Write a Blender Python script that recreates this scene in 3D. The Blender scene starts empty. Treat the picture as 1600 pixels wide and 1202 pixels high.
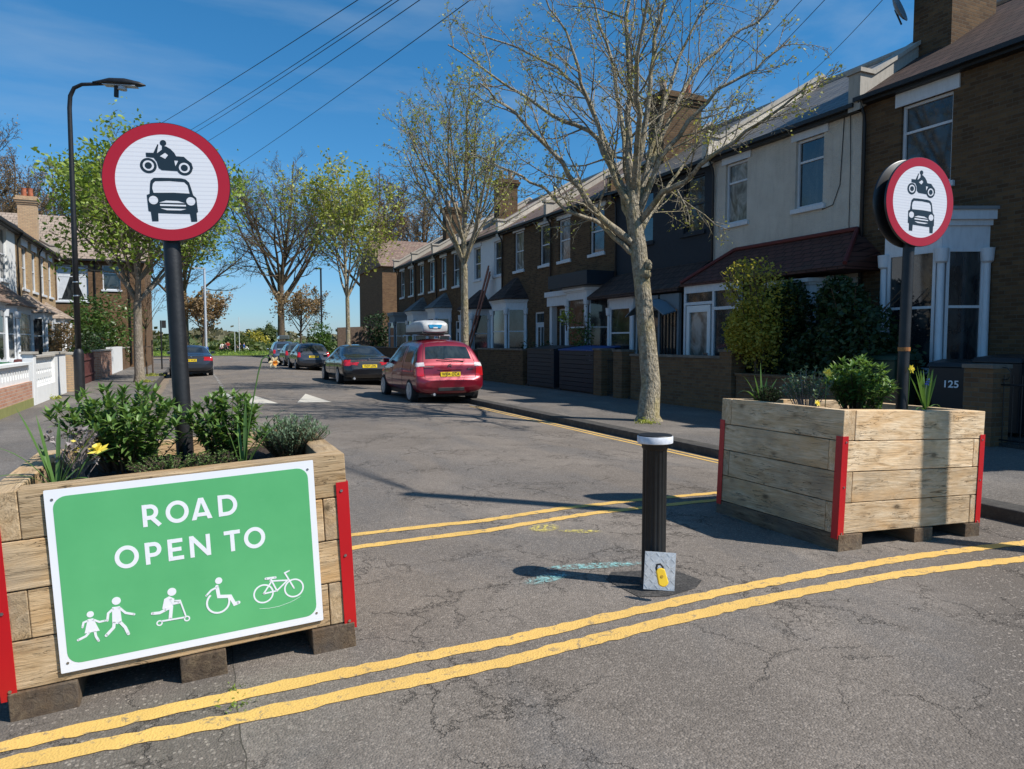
import bpy, bmesh, math, random
import numpy as np
from mathutils import Vector, Matrix, Euler
R=math.radians
sc=bpy.context.scene
col=sc.collection
# ---------------------------------------------------------------- camera, sky, sun
CAMH=1.6
YAW=R(24.405); PITCH=R(3.434)
cam=bpy.data.objects.new('camera',bpy.data.cameras.new('camera')); col.objects.link(cam)
cam.location=(0,0,CAMH); cam.rotation_euler=(math.pi/2-PITCH,0,-YAW)
cam.data.sensor_fit='HORIZONTAL'; cam.data.sensor_width=36; cam.data.lens=36*1100/1600
cam.data.clip_end=2000; cam.data.clip_start=.05
sc.camera=cam
SUN=Vector((.63,-.59,.99)).normalized()
w=bpy.data.worlds.new('World'); sc.world=w; w.use_nodes=True
nt=w.node_tree; nt.nodes.clear()
sky=nt.nodes.new('ShaderNodeTexSky'); sky.sky_type='NISHITA'; sky.sun_disc=False
sky.sun_elevation=math.asin(SUN.z); sky.sun_rotation=math.atan2(SUN.x,SUN.y)
sky.altitude=0; sky.air_density=1.0; sky.dust_density=0.3; sky.ozone_density=4.0
hs=nt.nodes.new('ShaderNodeHueSaturation'); hs.inputs['Saturation'].default_value=1.1; hs.inputs['Value'].default_value=1.15
nt.links.new(sky.outputs[0],hs.inputs['Color'])
# thin cirrus high in the sky
tc=nt.nodes.new('ShaderNodeTexCoord'); mp=nt.nodes.new('ShaderNodeMapping')
mp.inputs['Rotation'].default_value=(0,0,R(35)); mp.inputs['Scale'].default_value=(1.2,5.0,9.0)
nz=nt.nodes.new('ShaderNodeTexNoise'); nz.inputs['Scale'].default_value=1.6; nz.inputs['Detail'].default_value=7; nz.inputs['Roughness'].default_value=.55
rp=nt.nodes.new('ShaderNodeValToRGB'); rp.color_ramp.elements[0].position=.46; rp.color_ramp.elements[1].position=.85
rp.color_ramp.elements[1].color=(.42,.42,.42,1)
mx=nt.nodes.new('ShaderNodeMix'); mx.data_type='RGBA'; mx.inputs['B'].default_value=(3.6,4.6,5.6,1)
bg=nt.nodes.new('ShaderNodeBackground'); bg.inputs['Strength'].default_value=.10
out=nt.nodes.new('ShaderNodeOutputWorld')
L=nt.links.new
sz=nt.nodes.new('ShaderNodeSeparateXYZ'); gr_=nt.nodes.new('ShaderNodeValToRGB'); gr_.color_ramp.elements[0].position=.0; gr_.color_ramp.elements[0].color=(.52,.66,.92,1)
gr_.color_ramp.elements[1].position=.42; gr_.color_ramp.elements[1].color=(.34,.84,.98,1); e_=gr_.color_ramp.elements.new(.16); e_.color=(.44,.80,.96,1)
mu=nt.nodes.new('ShaderNodeMix'); mu.data_type='RGBA'; mu.blend_type='MULTIPLY'; mu.inputs[0].default_value=1
L(tc.outputs['Generated'],sz.inputs[0]); L(sz.outputs[2],gr_.inputs[0]); L(gr_.outputs[0],mu.inputs['B']); L(hs.outputs[0],mu.inputs['A'])
L(tc.outputs['Generated'],mp.inputs[0]); L(mp.outputs[0],nz.inputs['Vector']); L(nz.outputs[0],rp.inputs[0])
L(rp.outputs[0],mx.inputs['Factor']); L(mu.outputs['Result'],mx.inputs['A']); L(mx.outputs['Result'],bg.inputs['Color']); L(bg.outputs[0],out.inputs[0])
sl=bpy.data.lights.new('sun','SUN'); sl.energy=5.0; sl.angle=R(.53); sl.color=(1,.955,.89)
so=bpy.data.objects.new('sun',sl); col.objects.link(so); so.rotation_euler=SUN.to_track_quat('Z','Y').to_euler(); so.location=(20,-20,40)
sc.view_settings.view_transform='Standard'; sc.view_settings.look='None'; sc.view_settings.exposure=.28; sc.view_settings.gamma=1
sc.cycles.max_bounces=6; sc.cycles.transparent_max_bounces=8

# ---------------------------------------------------------------- materials
class NT:
    def __init__(s,name):
        s.m=bpy.data.materials.new(name); s.m.use_nodes=True; s.t=s.m.node_tree; s.t.nodes.clear()
        s.o=s.n('ShaderNodeOutputMaterial'); s.p=s.n('ShaderNodeBsdfPrincipled'); s.l(s.p.outputs[0],s.o.inputs[0])
    def n(s,t,**k):
        x=s.t.nodes.new(t)
        for a,b in k.items(): setattr(x,a,b)
        return x
    def l(s,a,b): s.t.links.new(a,b)
    def obj(s,scale=(1,1,1),rot=(0,0,0),world=False):
        c=s.n('ShaderNodeNewGeometry') if world else s.n('ShaderNodeTexCoord')
        m=s.n('ShaderNodeMapping'); m.inputs['Scale'].default_value=scale; m.inputs['Rotation'].default_value=rot
        s.l(c.outputs['Position' if world else 'Object'],m.inputs[0]); return m.outputs[0]
    def noise(s,vec,scale,detail=4,rough=.55,dist=0):
        x=s.n('ShaderNodeTexNoise'); x.inputs['Scale'].default_value=scale; x.inputs['Detail'].default_value=detail
        x.inputs['Roughness'].default_value=rough; x.inputs['Distortion'].default_value=dist; s.l(vec,x.inputs['Vector']); return x.outputs[0]
    def vor(s,vec,scale,feature='F1',out='Distance'):
        x=s.n('ShaderNodeTexVoronoi',feature=feature); x.inputs['Scale'].default_value=scale; s.l(vec,x.inputs['Vector']); return x.outputs[out]
    def ramp(s,fac,stops):
        x=s.n('ShaderNodeValToRGB'); e=x.color_ramp.elements
        while len(e)<len(stops): e.new(.5)
        for i,(p,c) in enumerate(stops):
            e[i].position=p; e[i].color=c if len(c)==4 else (*c,1)
        s.l(fac,x.inputs[0]); return x.outputs[0]
    def mix(s,fac,a,b,bt='MIX'):
        x=s.n('ShaderNodeMix',data_type='RGBA',blend_type=bt)
        for v,i in ((fac,'Factor'),(a,'A'),(b,'B')):
            if hasattr(v,'is_linked') or hasattr(v,'links'): s.l(v,x.inputs[i])
            elif i=='Factor': x.inputs[0].default_value=v
            else: x.inputs[i].default_value=(*v,1) if len(v)==3 else v
        return x.outputs['Result']
    def math(s,op,a,b=0,c=0):
        x=s.n('ShaderNodeMath',operation=op)
        for i,v in enumerate((a,b,c)):
            if hasattr(v,'links'): s.l(v,x.inputs[i])
            else: x.inputs[i].default_value=v
        return x.outputs[0]
    def bump(s,h,dist=.01,strength=1):
        b=s.n('ShaderNodeBump'); b.inputs['Distance'].default_value=dist; b.inputs['Strength'].default_value=strength
        s.l(h,b.inputs['Height']); s.l(b.outputs[0],s.p.inputs['Normal'])
    def fin(s,color=None,rough=.6,metal=0,spec=.5,coat=0):
        if color is not None:
            if hasattr(color,'links'): s.l(color,s.p.inputs['Base Color'])
            else: s.p.inputs['Base Color'].default_value=(*color,1)
        if hasattr(rough,'links'): s.l(rough,s.p.inputs['Roughness'])
        else: s.p.inputs['Roughness'].default_value=rough
        s.p.inputs['Metallic'].default_value=metal; s.p.inputs['Specular IOR Level'].default_value=spec
        s.p.inputs['Coat Weight'].default_value=coat; s.p.inputs['Coat Roughness'].default_value=.05
        return s.m
M={}
def simple(name,c,rough=.5,metal=0,var=.12,scale=6,bump=0,coat=0,spec=.5):
    t=NT(name); v=t.obj(); n=t.noise(v,scale,5,.6)
    lo=tuple(x*(1-var) for x in c); hi=tuple(min(1,x*(1+var)) for x in c)
    k=t.ramp(n,[(.3,lo),(.7,hi)])
    if bump: t.bump(t.noise(v,scale*6,3),bump)
    M[name]=t.fin(k,rough,metal,spec,coat); return M[name]
def paint(name,c,rough=.45,dirt=.25):
    t=NT(name); v=t.obj(); n=t.noise(v,3,6,.65); n2=t.noise(t.obj((1,1,.25)),14,5,.7)
    k=t.mix(t.ramp(n2,[(.45,(0,0,0)),(.8,(dirt,)*3)]),t.ramp(n,[(.3,tuple(x*.93 for x in c)),(.7,c)]),tuple(x*.35 for x in c))
    M[name]=t.fin(k,rough); return M[name]
def uvwall(t):  # (horizontal run, height) for axis aligned walls
    c=t.n('ShaderNodeTexCoord'); s=t.n('ShaderNodeSeparateXYZ'); t.l(c.outputs['Object'],s.inputs[0])
    a=t.math('ADD',s.outputs[0],s.outputs[1]); k=t.n('ShaderNodeCombineXYZ'); t.l(a,k.inputs[0]); t.l(s.outputs[2],k.inputs[1])
    return k.outputs[0]
def brick(name,c1,c2,mortar,dirty=.4,msize=.008):
    t=NT(name); v=uvwall(t); b=t.n('ShaderNodeTexBrick')
    b.inputs['Scale'].default_value=1; b.inputs['Brick Width'].default_value=.225; b.inputs['Row Height'].default_value=.075
    b.inputs['Mortar Size'].default_value=msize; b.inputs['Mortar Smooth'].default_value=.3; b.inputs['Bias'].default_value=0
    b.inputs['Color1'].default_value=(*c1,1); b.inputs['Color2'].default_value=(*c2,1); b.inputs['Mortar'].default_value=(*mortar,1)
    t.l(v,b.inputs['Vector'])
    # colour per brick drifting with soot and age
    n=t.noise(v,3.2,5,.7); n2=t.noise(v,9,3,.6)
    cc=t.mix(t.ramp(n,[(.35,(0,0,0)),(.75,(dirty,)*3)]),b.outputs['Color'],(.05,.035,.022))
    cc=t.mix(t.ramp(n2,[(.55,(0,0,0)),(.8,(.5,.5,.5))]),cc,tuple(x*1.35 for x in c1))
    t.bump(t.math('ADD',t.math('MULTIPLY',b.outputs['Fac'],-1),t.math('MULTIPLY',t.noise(v,60,3),.4)),.008)
    M[name]=t.fin(cc,.9,0,.2); return M[name]
def tiles(name,c1,c2,w_=.3,h_=.28,rough=.8,lichen=(.3,.28,.2)):
    t=NT(name); c=t.n('ShaderNodeTexCoord'); s=t.n('ShaderNodeSeparateXYZ'); t.l(c.outputs['Object'],s.inputs[0])
    k=t.n('ShaderNodeCombineXYZ'); t.l(s.outputs[0],k.inputs[0]); t.l(t.math('MULTIPLY',s.outputs[2],1.75),k.inputs[1])
    b=t.n('ShaderNodeTexBrick'); b.inputs['Scale'].default_value=1; b.inputs['Brick Width'].default_value=w_; b.inputs['Row Height'].default_value=h_
    b.inputs['Mortar Size'].default_value=.016; b.inputs['Mortar Smooth'].default_value=.6
    b.inputs['Color1'].default_value=(*c1,1); b.inputs['Color2'].default_value=(*c2,1); b.inputs['Mortar'].default_value=(*[x*.35 for x in c1],1)
    t.l(k.outputs[0],b.inputs['Vector'])
    n=t.noise(k.outputs[0],1.7,6,.7)
    cc=t.mix(t.ramp(n,[(.5,(0,0,0)),(.8,(.6,.6,.6))]),b.outputs['Color'],lichen)
    t.bump(t.math('MULTIPLY',b.outputs['Fac'],-1),.03)
    M[name]=t.fin(cc,rough,0,.3); return M[name]
brick('stock_brick',(.155,.092,.045),(.085,.048,.025),(.13,.105,.075))
brick('yellow_brick',(.50,.33,.16),(.36,.23,.12),(.42,.36,.28),.2)
brick('brown_brick',(.22,.125,.062),(.14,.075,.04),(.17,.14,.10),.3)
brick('red_brick',(.42,.19,.12),(.52,.30,.2),(.5,.42,.36),.15)
brick('pale_brick',(.55,.38,.22),(.48,.32,.19),(.35,.28,.22),.12)
tiles('slate',(.10,.10,.10),(.14,.135,.13),.25,.3,.5)
tiles('brown_tile',(.17,.11,.085),(.24,.16,.12),.33,.34)
tiles('dark_tile',(.05,.03,.024),(.085,.05,.038),.25,.34,.8,(.09,.07,.05))
tiles('pale_tile',(.36,.28,.22),(.29,.22,.17),.33,.34)
tiles('redbrown_tile',(.09,.035,.025),(.12,.045,.032),.28,.2,.7,(.1,.07,.045))
def render_mat():
    t=NT('render_cream'); v=t.obj(); n=t.noise(v,1.1,7,.65); n2=t.vor(v,38); n3=t.noise(t.obj((2.2,2.2,.3)),3,6,.7)
    k=t.ramp(n,[(.3,(.50,.45,.38)),(.55,(.60,.545,.46)),(.75,(.66,.61,.52))])
    k=t.mix(t.ramp(n3,[(.5,(0,0,0)),(.85,(.45,.45,.45))]),k,(.25,.22,.18))
    t.bump(n2,.012); M['render_cream']=t.fin(k,.95,0,.15)
render_mat()
paint('white_paint',(.66,.68,.70),.5,.3); paint('white_render',(.74,.74,.72),.8,.2)
paint('stone',(.42,.38,.32),.9,.5); paint('black_paint',(.012,.013,.015),.35,.1); paint('navy_paint',(.014,.02,.03),.55,.2)
paint('grey_blue',(.16,.20,.23),.6,.2); paint('rough_white',(.80,.80,.78),.5,.05)
simple('black_wall',(.016,.021,.028),.8,bump=.006); simple('lead',(.20,.21,.22),.5)
simple('gutter_black',(.01,.01,.011),.5)
def glass():
    for nm,c,hi in (('glass',(.012,.016,.02),(.05,.055,.055)),('glass_curtain',(.10,.10,.09),(.35,.35,.33)),('car_glass',(.01,.013,.014),(.03,.036,.036))):
        t=NT(nm); n=t.noise(t.obj((1,1,.5)),2.5,3,.6,1.2)
        k=t.ramp(n,[(.42,c),(.62,hi)]); M[nm]=t.fin(k,.06 if nm!='glass_curtain' else .12,0,.9)
glass()
simple('curtain',(.62,.64,.66),.9)
# sign colours
def flat(name,c,rough=.4,var=.03,coat=0): simple(name,c,rough,var=var,scale=2,coat=coat)
def sign_white():
    t=NT('sign_white'); v=t.obj((1,1,1)); wv=t.n('ShaderNodeTexWave',wave_type='BANDS',bands_direction='Z'); wv.inputs['Scale'].default_value=13; t.l(v,wv.inputs['Vector'])
    k=t.ramp(wv.outputs[0],[(0,(.62,.62,.66)),(.25,(.72,.72,.745)),(1,(.72,.72,.745))]); M['sign_white']=t.fin(k,.3)
sign_white()
flat('sign_red',(.40,.008,.02),.3); flat('sign_black',(.012,.022,.032),.35); flat('board_white',(.82,.82,.84),.35,.02)
t=NT('board_green'); n=t.noise(t.obj(),2.2,5,.6); n2=t.noise(t.obj((1,1,3)),9,6,.7)
k=t.ramp(n,[(.3,(.092,.40,.152)),(.7,(.118,.46,.18))]); k=t.mix(t.ramp(n2,[(.6,(0,0,0)),(.85,(.18,.18,.18))]),k,(.22,.5,.3)); M['board_green']=t.fin(k,.33)
flat('strip_red',(.46,.006,.010),.35,.1)
flat('plate_yellow',(.85,.60,.02),.4); flat('plate_black',(.01,.01,.01),.5); flat('amber',(.7,.25,.02),.3)
simple('steel',(.45,.45,.44),.35,1,.2,30); simple('galv',(.50,.53,.56),.55,.3,.25,25)
simple('pole_black',(.010,.010,.011),.5,0,.5,9,.001); simple('bollard_black',(.005,.0055,.006),.55,0,.5,20)
simple('band_white',(.62,.63,.66),.5,0,.2,25); simple('lock_yellow',(.85,.55,.03),.35,0,.1)
simple('rubber',(.012,.012,.013),.85); simple('alloy',(.55,.56,.57),.35,.35); simple('chrome',(.6,.6,.6),.15,1)
simple('bin_black',(.012,.013,.015),.45); simple('bin_green',(.02,.13,.04),.5); simple('bin_blue',(.01,.06,.22),.5)
simple('plastic_black',(.015,.015,.016),.6); simple('terracotta',(.45,.14,.07),.8,0,.3,8); simple('pot_buff',(.42,.30,.22),.85,0,.3,8)
simple('fence_wood',(.12,.08,.055),.85,0,.35,7,.004); simple('plank_red',(.26,.10,.065),.75,0,.25,6)
simple('skin',(.55,.33,.24),.5); simple('cloth_red',(.5,.03,.03),.9); simple('cloth_blue',(.03,.09,.35),.9); simple('cloth_purple',(.08,.04,.25),.9)
simple('cloth_pink',(.6,.25,.28),.9); simple('cloth_white',(.7,.68,.62),.9); simple('hair_dark',(.03,.02,.015),.8); simple('cloth_dark',(.02,.02,.03),.9)
def carpaint(name,c,flake=.0): 
    t=NT(name); k=t.ramp(t.noise(t.obj(),400,2),[(.3,tuple(x*.9 for x in c)),(.7,tuple(x*1.1 for x in c))]); M[name]=t.fin(k,.32,.35,.5,1)
carpaint('paint_red',(.20,.005,.018)); carpaint('paint_black',(.012,.013,.016)); carpaint('paint_slate',(.03,.037,.05)); carpaint('paint_blue',(.06,.09,.14)); carpaint('paint_grey',(.07,.08,.075))
flat('lamp_red',(.45,.01,.015),.15,coat=1); flat('lamp_clear',(.55,.5,.5),.15,coat=1); flat('sticker_blue',(.03,.30,.55),.4)
simple('box_grey',(.42,.43,.43),.4)
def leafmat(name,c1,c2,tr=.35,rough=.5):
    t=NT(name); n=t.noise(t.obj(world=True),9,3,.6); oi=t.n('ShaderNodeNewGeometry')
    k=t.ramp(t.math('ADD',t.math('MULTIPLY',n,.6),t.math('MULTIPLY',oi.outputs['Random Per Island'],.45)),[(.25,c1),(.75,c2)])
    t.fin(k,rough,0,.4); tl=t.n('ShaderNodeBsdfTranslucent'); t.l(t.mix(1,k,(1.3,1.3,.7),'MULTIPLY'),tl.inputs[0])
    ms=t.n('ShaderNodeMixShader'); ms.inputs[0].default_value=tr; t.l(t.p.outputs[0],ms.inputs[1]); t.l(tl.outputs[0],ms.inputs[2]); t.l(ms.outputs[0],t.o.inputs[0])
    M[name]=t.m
leafmat('leaf_fresh',(.12,.19,.03),(.31,.40,.07)); leafmat('leaf_yellow',(.18,.21,.035),(.42,.44,.08)); leafmat('leaf_bud',(.20,.21,.05),(.42,.40,.10))
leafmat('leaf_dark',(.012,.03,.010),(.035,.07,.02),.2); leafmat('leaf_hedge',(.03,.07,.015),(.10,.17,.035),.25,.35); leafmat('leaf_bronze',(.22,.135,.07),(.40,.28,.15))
leafmat('leaf_shrub',(.05,.115,.025),(.19,.30,.075),.3,.42); leafmat('leaf_blade',(.06,.13,.035),(.14,.25,.07),.3,.35); leafmat('leaf_lavender',(.10,.16,.10),(.20,.28,.17),.25)
leafmat('leaf_thyme',(.06,.12,.03),(.15,.22,.06),.25); leafmat('petal_yellow',(.80,.62,.06),(.9,.75,.15),.3); leafmat('petal_white',(.75,.55,.25),(.85,.75,.55),.3); leafmat('corona_orange',(.75,.22,.02),(.85,.35,.04),.3)
leafmat('dry_stem',(.18,.15,.14),(.32,.27,.26),.1); leafmat('leaf_gold',(.20,.19,.03),(.55,.47,.08),.4); leafmat('leaf_wood',(.08,.07,.035),(.15,.13,.06),.1); leafmat('leaf_olive',(.07,.10,.03),(.13,.16,.05),.2); leafmat('petal_blue',(.02,.05,.4),(.05,.1,.6))
def bark(name,c1,c2,moss):
    t=NT(name); v=t.obj(); n=t.noise(v,16,6,.7); n2=t.noise(t.obj((1,1,.4)),3,4,.6); b=t.vor(t.obj((1,1,.35)),28)
    k=t.ramp(n,[(.3,c1),(.62,c2)]); k=t.mix(t.ramp(n2,[(.48,(0,0,0)),(.7,(.7,.7,.7))]),k,moss); k=t.mix(t.ramp(b,[(.05,(.5,.5,.5)),(.3,(0,0,0))]),k,tuple(x*.5 for x in c1))
    big=t.noise(t.obj((1,1,.6)),5,5,.7,.8); k=t.mix(t.ramp(big,[(.38,(.5,.5,.5)),(.5,(0,0,0))]),k,tuple(x*.75 for x in c1)); t.bump(t.math('ADD',t.math('ADD',t.noise(v,30,6,.7),b),t.math('MULTIPLY',big,2)),.035,.9); M[name]=t.fin(k,.95,0,.1)
bark('bark_grey',(.15,.125,.085),(.46,.40,.30),(.33,.27,.10)); bark('bark_brown',(.07,.05,.035),(.17,.125,.09),(.15,.11,.05)); bark('bark_pale',(.22,.18,.14),(.36,.30,.24),(.2,.17,.09))
def timber(name,c1,c2,dark,gray):
    t=NT(name); oi=t.n('ShaderNodeObjectInfo')
    tcn=t.n('ShaderNodeTexCoord'); off=t.n('ShaderNodeVectorMath',operation='SCALE'); cb=t.n('ShaderNodeCombineXYZ')
    for i in range(3): t.l(oi.outputs['Random'],cb.inputs[i])
    t.l(cb.outputs[0],off.inputs[0]); off.inputs['Scale'].default_value=37
    ad=t.n('ShaderNodeVectorMath',operation='ADD'); t.l(tcn.outputs['Object'],ad.inputs[0]); t.l(off.outputs[0],ad.inputs[1])
    def mp(s):
        m=t.n('ShaderNodeMapping'); m.inputs['Scale'].default_value=s; t.l(ad.outputs[0],m.inputs[0]); return m.outputs[0]
    g=t.noise(mp((1.0,5.5,5.5)),3.2,8,.62,1.1); g2=t.noise(mp((.45,22,22)),6,6,.7,.6); blot=t.noise(mp((1,1.4,1.4)),2.1,5,.65); warm=t.noise(mp((.8,2.2,2.2)),1.6,4,.6,.6)
    k=t.ramp(g,[(.28,dark),(.42,c1),(.66,c2)]); k=t.mix(t.ramp(g2,[(.34,(.5,.5,.5)),(.56,(0,0,0))]),k,tuple(x*.6 for x in c1))
    k=t.mix(t.ramp(warm,[(.48,(0,0,0)),(.7,(.65,.65,.65))]),k,(c1[0]*.95,c1[1]*.78,c1[2]*.55))
    k=t.mix(t.ramp(blot,[(.47,(0,0,0)),(.7,(.8,.8,.8))]),k,gray)
    # knots
    kn=t.vor(mp((1.3,2.4,2.4)),1.9,'F1','Distance'); k=t.mix(t.ramp(kn,[(.05,(.95,.95,.95)),(.10,(.35,.35,.35)),(.16,(0,0,0))]),k,tuple(x*.30 for x in c1))
    # long drying cracks
    cr=t.noise(mp((.42,6,6)),3.0,4,.55,1.9); crk=t.math('ABSOLUTE',t.math('SUBTRACT',cr,.5)); cm=t.ramp(crk,[(.002,(1,1,1)),(.0075,(0,0,0))]); msk=t.ramp(t.noise(mp((1,2,2)),3,2),[(.46,(0,0,0)),(.54,(1,1,1))])
    cm2=t.math('MULTIPLY',cm,msk); k=t.mix(t.math('MULTIPLY',cm2,.75),k,(.09,.06,.035))
    v=t.math('MULTIPLY_ADD',oi.outputs['Random'],.36,.76); k=t.mix(1,k,t.math('MULTIPLY',v,1),'MULTIPLY')
    t.bump(t.math('SUBTRACT',t.math('ADD',g,t.math('MULTIPLY',g2,.6)),t.math('MULTIPLY',cm2,1.5)),.008,.9); M[name]=t.fin(k,.85,0,.2)
timber('oak_beam',(.66,.46,.265),(.86,.67,.45),(.34,.21,.11),(.38,.295,.20)); timber('oak_brown',(.50,.345,.19),(.70,.51,.31),(.27,.165,.085),(.38,.30,.21)); timber('oak_rim',(.50,.41,.29),(.66,.55,.41),(.26,.19,.12),(.40,.36,.30)); timber('foot_beam',(.13,.09,.06),(.22,.16,.10),(.06,.045,.03),(.09,.08,.07))
simple('soil',(.06,.04,.028),.95,0,.5,30,.02)
def asphalt(name,base,worn,crack=True,agg=95,mask=True,dark=False):
    t=NT(name); v=t.obj(world=True)
    big=t.noise(v,.55,5,.6,.5); mid=t.noise(v,4.5,6,.7,.3); fine=t.noise(v,70,3,.7); ag=t.vor(v,agg,'F1','Distance'); agc=t.vor(v,agg,'F1','Color')
    k=t.ramp(big,[(.3,tuple(x*.74 for x in base)),(.46,base),(.62,worn),(.8,tuple(x*1.16 for x in worn))])
    huge=t.noise(t.obj((1,.35,1),world=True),.9,4,.6,.8); k=t.mix(t.ramp(huge,[(.44,(0,0,0)),(.6,(.75,.75,.75))]),k,(base[0]*.70,base[1]*.77,base[2]*.87))
    stn=t.noise(v,1.7,6,.75,1.5); k=t.mix(t.ramp(stn,[(.60,(0,0,0)),(.72,(.6,.6,.6))]),k,tuple(x*.42 for x in base))
    k=t.mix(t.ramp(mid,[(.35,(.45,.45,.45)),(.65,(0,0,0))]),k,tuple(x*.72 for x in base))
    sp=t.n('ShaderNodeSeparateColor'); t.l(agc,sp.inputs[0])
    k=t.mix(t.ramp(sp.outputs[0],[(.55,(0,0,0)),(.95,(.36,.36,.36))]),k,tuple(min(1,x*1.7) for x in worn))
    k=t.mix(t.ramp(sp.outputs[1],[(.6,(0,0,0)),(1,(.42,.42,.42))]),k,tuple(x*.4 for x in base))
    h=t.math('ADD',t.math('MULTIPLY',ag,-.9),t.math('MULTIPLY',fine,.6))
    if mask:
        # coarse worn patches of exposed stones
        g=t.n('ShaderNodeNewGeometry'); s=t.n('ShaderNodeSeparateXYZ'); t.l(g.outputs['Position'],s.inputs[0])
        wob=t.math('MULTIPLY',t.math('SUBTRACT',t.noise(v,3,3),.5),.25)
        m1=t.math('MULTIPLY',t.math('LESS_THAN',t.math('ADD',s.outputs[0],t.math('MULTIPLY',wob,.25)),.15),t.math('LESS_THAN',s.outputs[1],6))
        m2=t.ramp(t.math('ADD',t.math('SUBTRACT',t.math('MULTIPLY',s.outputs[0],.75),s.outputs[1]),t.math('MULTIPLY',wob,3)),[(.15,(0,0,0)),(.75,(1,1,1))])
        m=t.math('MAXIMUM',t.math('MULTIPLY',m1,.8),m2)
        st=t.vor(v,42,'F1','Distance'); stc=t.vor(v,42,'F1','Color'); s2=t.n('ShaderNodeSeparateColor'); t.l(stc,s2.inputs[0])
        stone=t.math('MULTIPLY',t.math('LESS_THAN',st,.36),t.math('GREATER_THAN',s2.outputs[0],.35))
        kc=t.mix(stone,tuple(x*.62 for x in base),t.ramp(s2.outputs[1],[(.2,tuple(x*.7 for x in worn)),(.9,tuple(x*1.5 for x in worn))]))
        k=t.mix(t.math('MULTIPLY',m,.75),k,kc); h=t.math('ADD',h,t.math('MULTIPLY',t.math('MULTIPLY',stone,m),1.4))
        seam=t.math('MULTIPLY',t.math('LESS_THAN',t.math('ABSOLUTE',t.math('ADD',t.math('SUBTRACT',s.outputs[0],.15),t.math('MULTIPLY',wob,.25))),.003),t.math('LESS_THAN',s.outputs[1],5)); k=t.mix(t.math('MULTIPLY',seam,.8),k,(.05,.045,.035))
    if crack:
        w1=t.n('ShaderNodeVectorMath',operation='ADD'); nn=t.n('ShaderNodeTexNoise'); nn.inputs['Scale'].default_value=2.5; nn.inputs['Detail'].default_value=6; nn.inputs['Roughness'].default_value=.7; t.l(v,nn.inputs['Vector'])
        sc_=t.n('ShaderNodeVectorMath',operation='SCALE'); sc_.inputs['Scale'].default_value=.55; t.l(nn.outputs['Color'],sc_.inputs[0]); t.l(v,w1.inputs[0]); t.l(sc_.outputs[0],w1.inputs[1])
        g3=t.n('ShaderNodeNewGeometry'); s3=t.n('ShaderNodeSeparateXYZ'); t.l(g3.outputs['Position'],s3.inputs[0]); silt=t.math('MULTIPLY',t.math('LESS_THAN',t.math('ADD',s3.outputs[0],t.math('MULTIPLY',t.noise(v,2.5,4),.5)),-.72),t.math('GREATER_THAN',s3.outputs[1],6)); k=t.mix(t.math('MULTIPLY',silt,.5),k,(.33,.24,.15))
        for scl,th,lo in ((.62,.0045,.43),(1.3,.006,.47),(4.2,.011,.54),(9,.015,.6)):
            e=t.vor(w1.outputs[0],scl,'DISTANCE_TO_EDGE'); c=t.math('MULTIPLY',t.ramp(e,[(th*.4,(1,1,1)),(th,(0,0,0))]),t.ramp(t.noise(v,1.1,2),[(lo,(0,0,0)),(lo+.07,(.8,.8,.8))]))
            k=t.mix(c,k,tuple(x*.28 for x in base)); h=t.math('SUBTRACT',h,t.math('MULTIPLY',c,1.2))
    t.bump(h,.006,.9); M[name]=t.fin(k,.88,0,.25)
asphalt('asphalt',(.185,.156,.129),(.235,.20,.167)); asphalt('asphalt_pave',(.155,.135,.115),(.21,.185,.16),False,70,False); asphalt('asphalt_patch',(.055,.05,.045),(.085,.078,.07),False,55,False)
def marking(name,c,wear):
    t=NT(name); v=t.obj(world=True); n=t.noise(v,15,8,.8,.6); n2=t.noise(v,2.2,4,.6); f=t.noise(v,160,2)
    k=t.ramp(n2,[(.3,tuple(x*.86 for x in c)),(.7,c)]); k=t.mix(t.ramp(n,[(wear,(0,0,0)),(wear+.06,(.85,.85,.85))]),k,(.19,.16,.12)); n4=t.noise(v,1.3,6,.7); k=t.mix(t.ramp(n4,[(.5,(0,0,0)),(.75,(.5,.5,.5))]),k,tuple(x*.62 for x in c)); k=t.mix(t.ramp(f,[(.62,(0,0,0)),(.7,(.3,.3,.3))]),k,(.3,.24,.12))
    t.bump(t.vor(v,95),.004,.7); M[name]=t.fin(k,.8,0,.2)
marking('line_yellow',(.72,.45,.13),.555); marking('line_cream',(.60,.55,.46),.6); marking('line_white',(.5,.5,.48),.5)
def spray(name,c):
    t=NT(name); v=t.obj(world=True); n=t.noise(v,26,6,.75,.8); c2=t.n('ShaderNodeTexCoord'); gr=t.n('ShaderNodeTexGradient',gradient_type='SPHERICAL'); t.l(c2.outputs['Object'],gr.inputs[0])
    a=t.math('MULTIPLY',t.ramp(n,[(.44,(0,0,0)),(.62,(1,1,1))]),t.ramp(gr.outputs[0],[(0,(0,0,0)),(.35,(1,1,1))])); t.fin(c,.8); t.l(t.math('MULTIPLY',a,.75),t.p.inputs['Alpha']); M[name]=t.m
spray('spray_yellow',(.8,.65,.12)); spray('spray_cyan',(.30,.62,.60))
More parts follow.
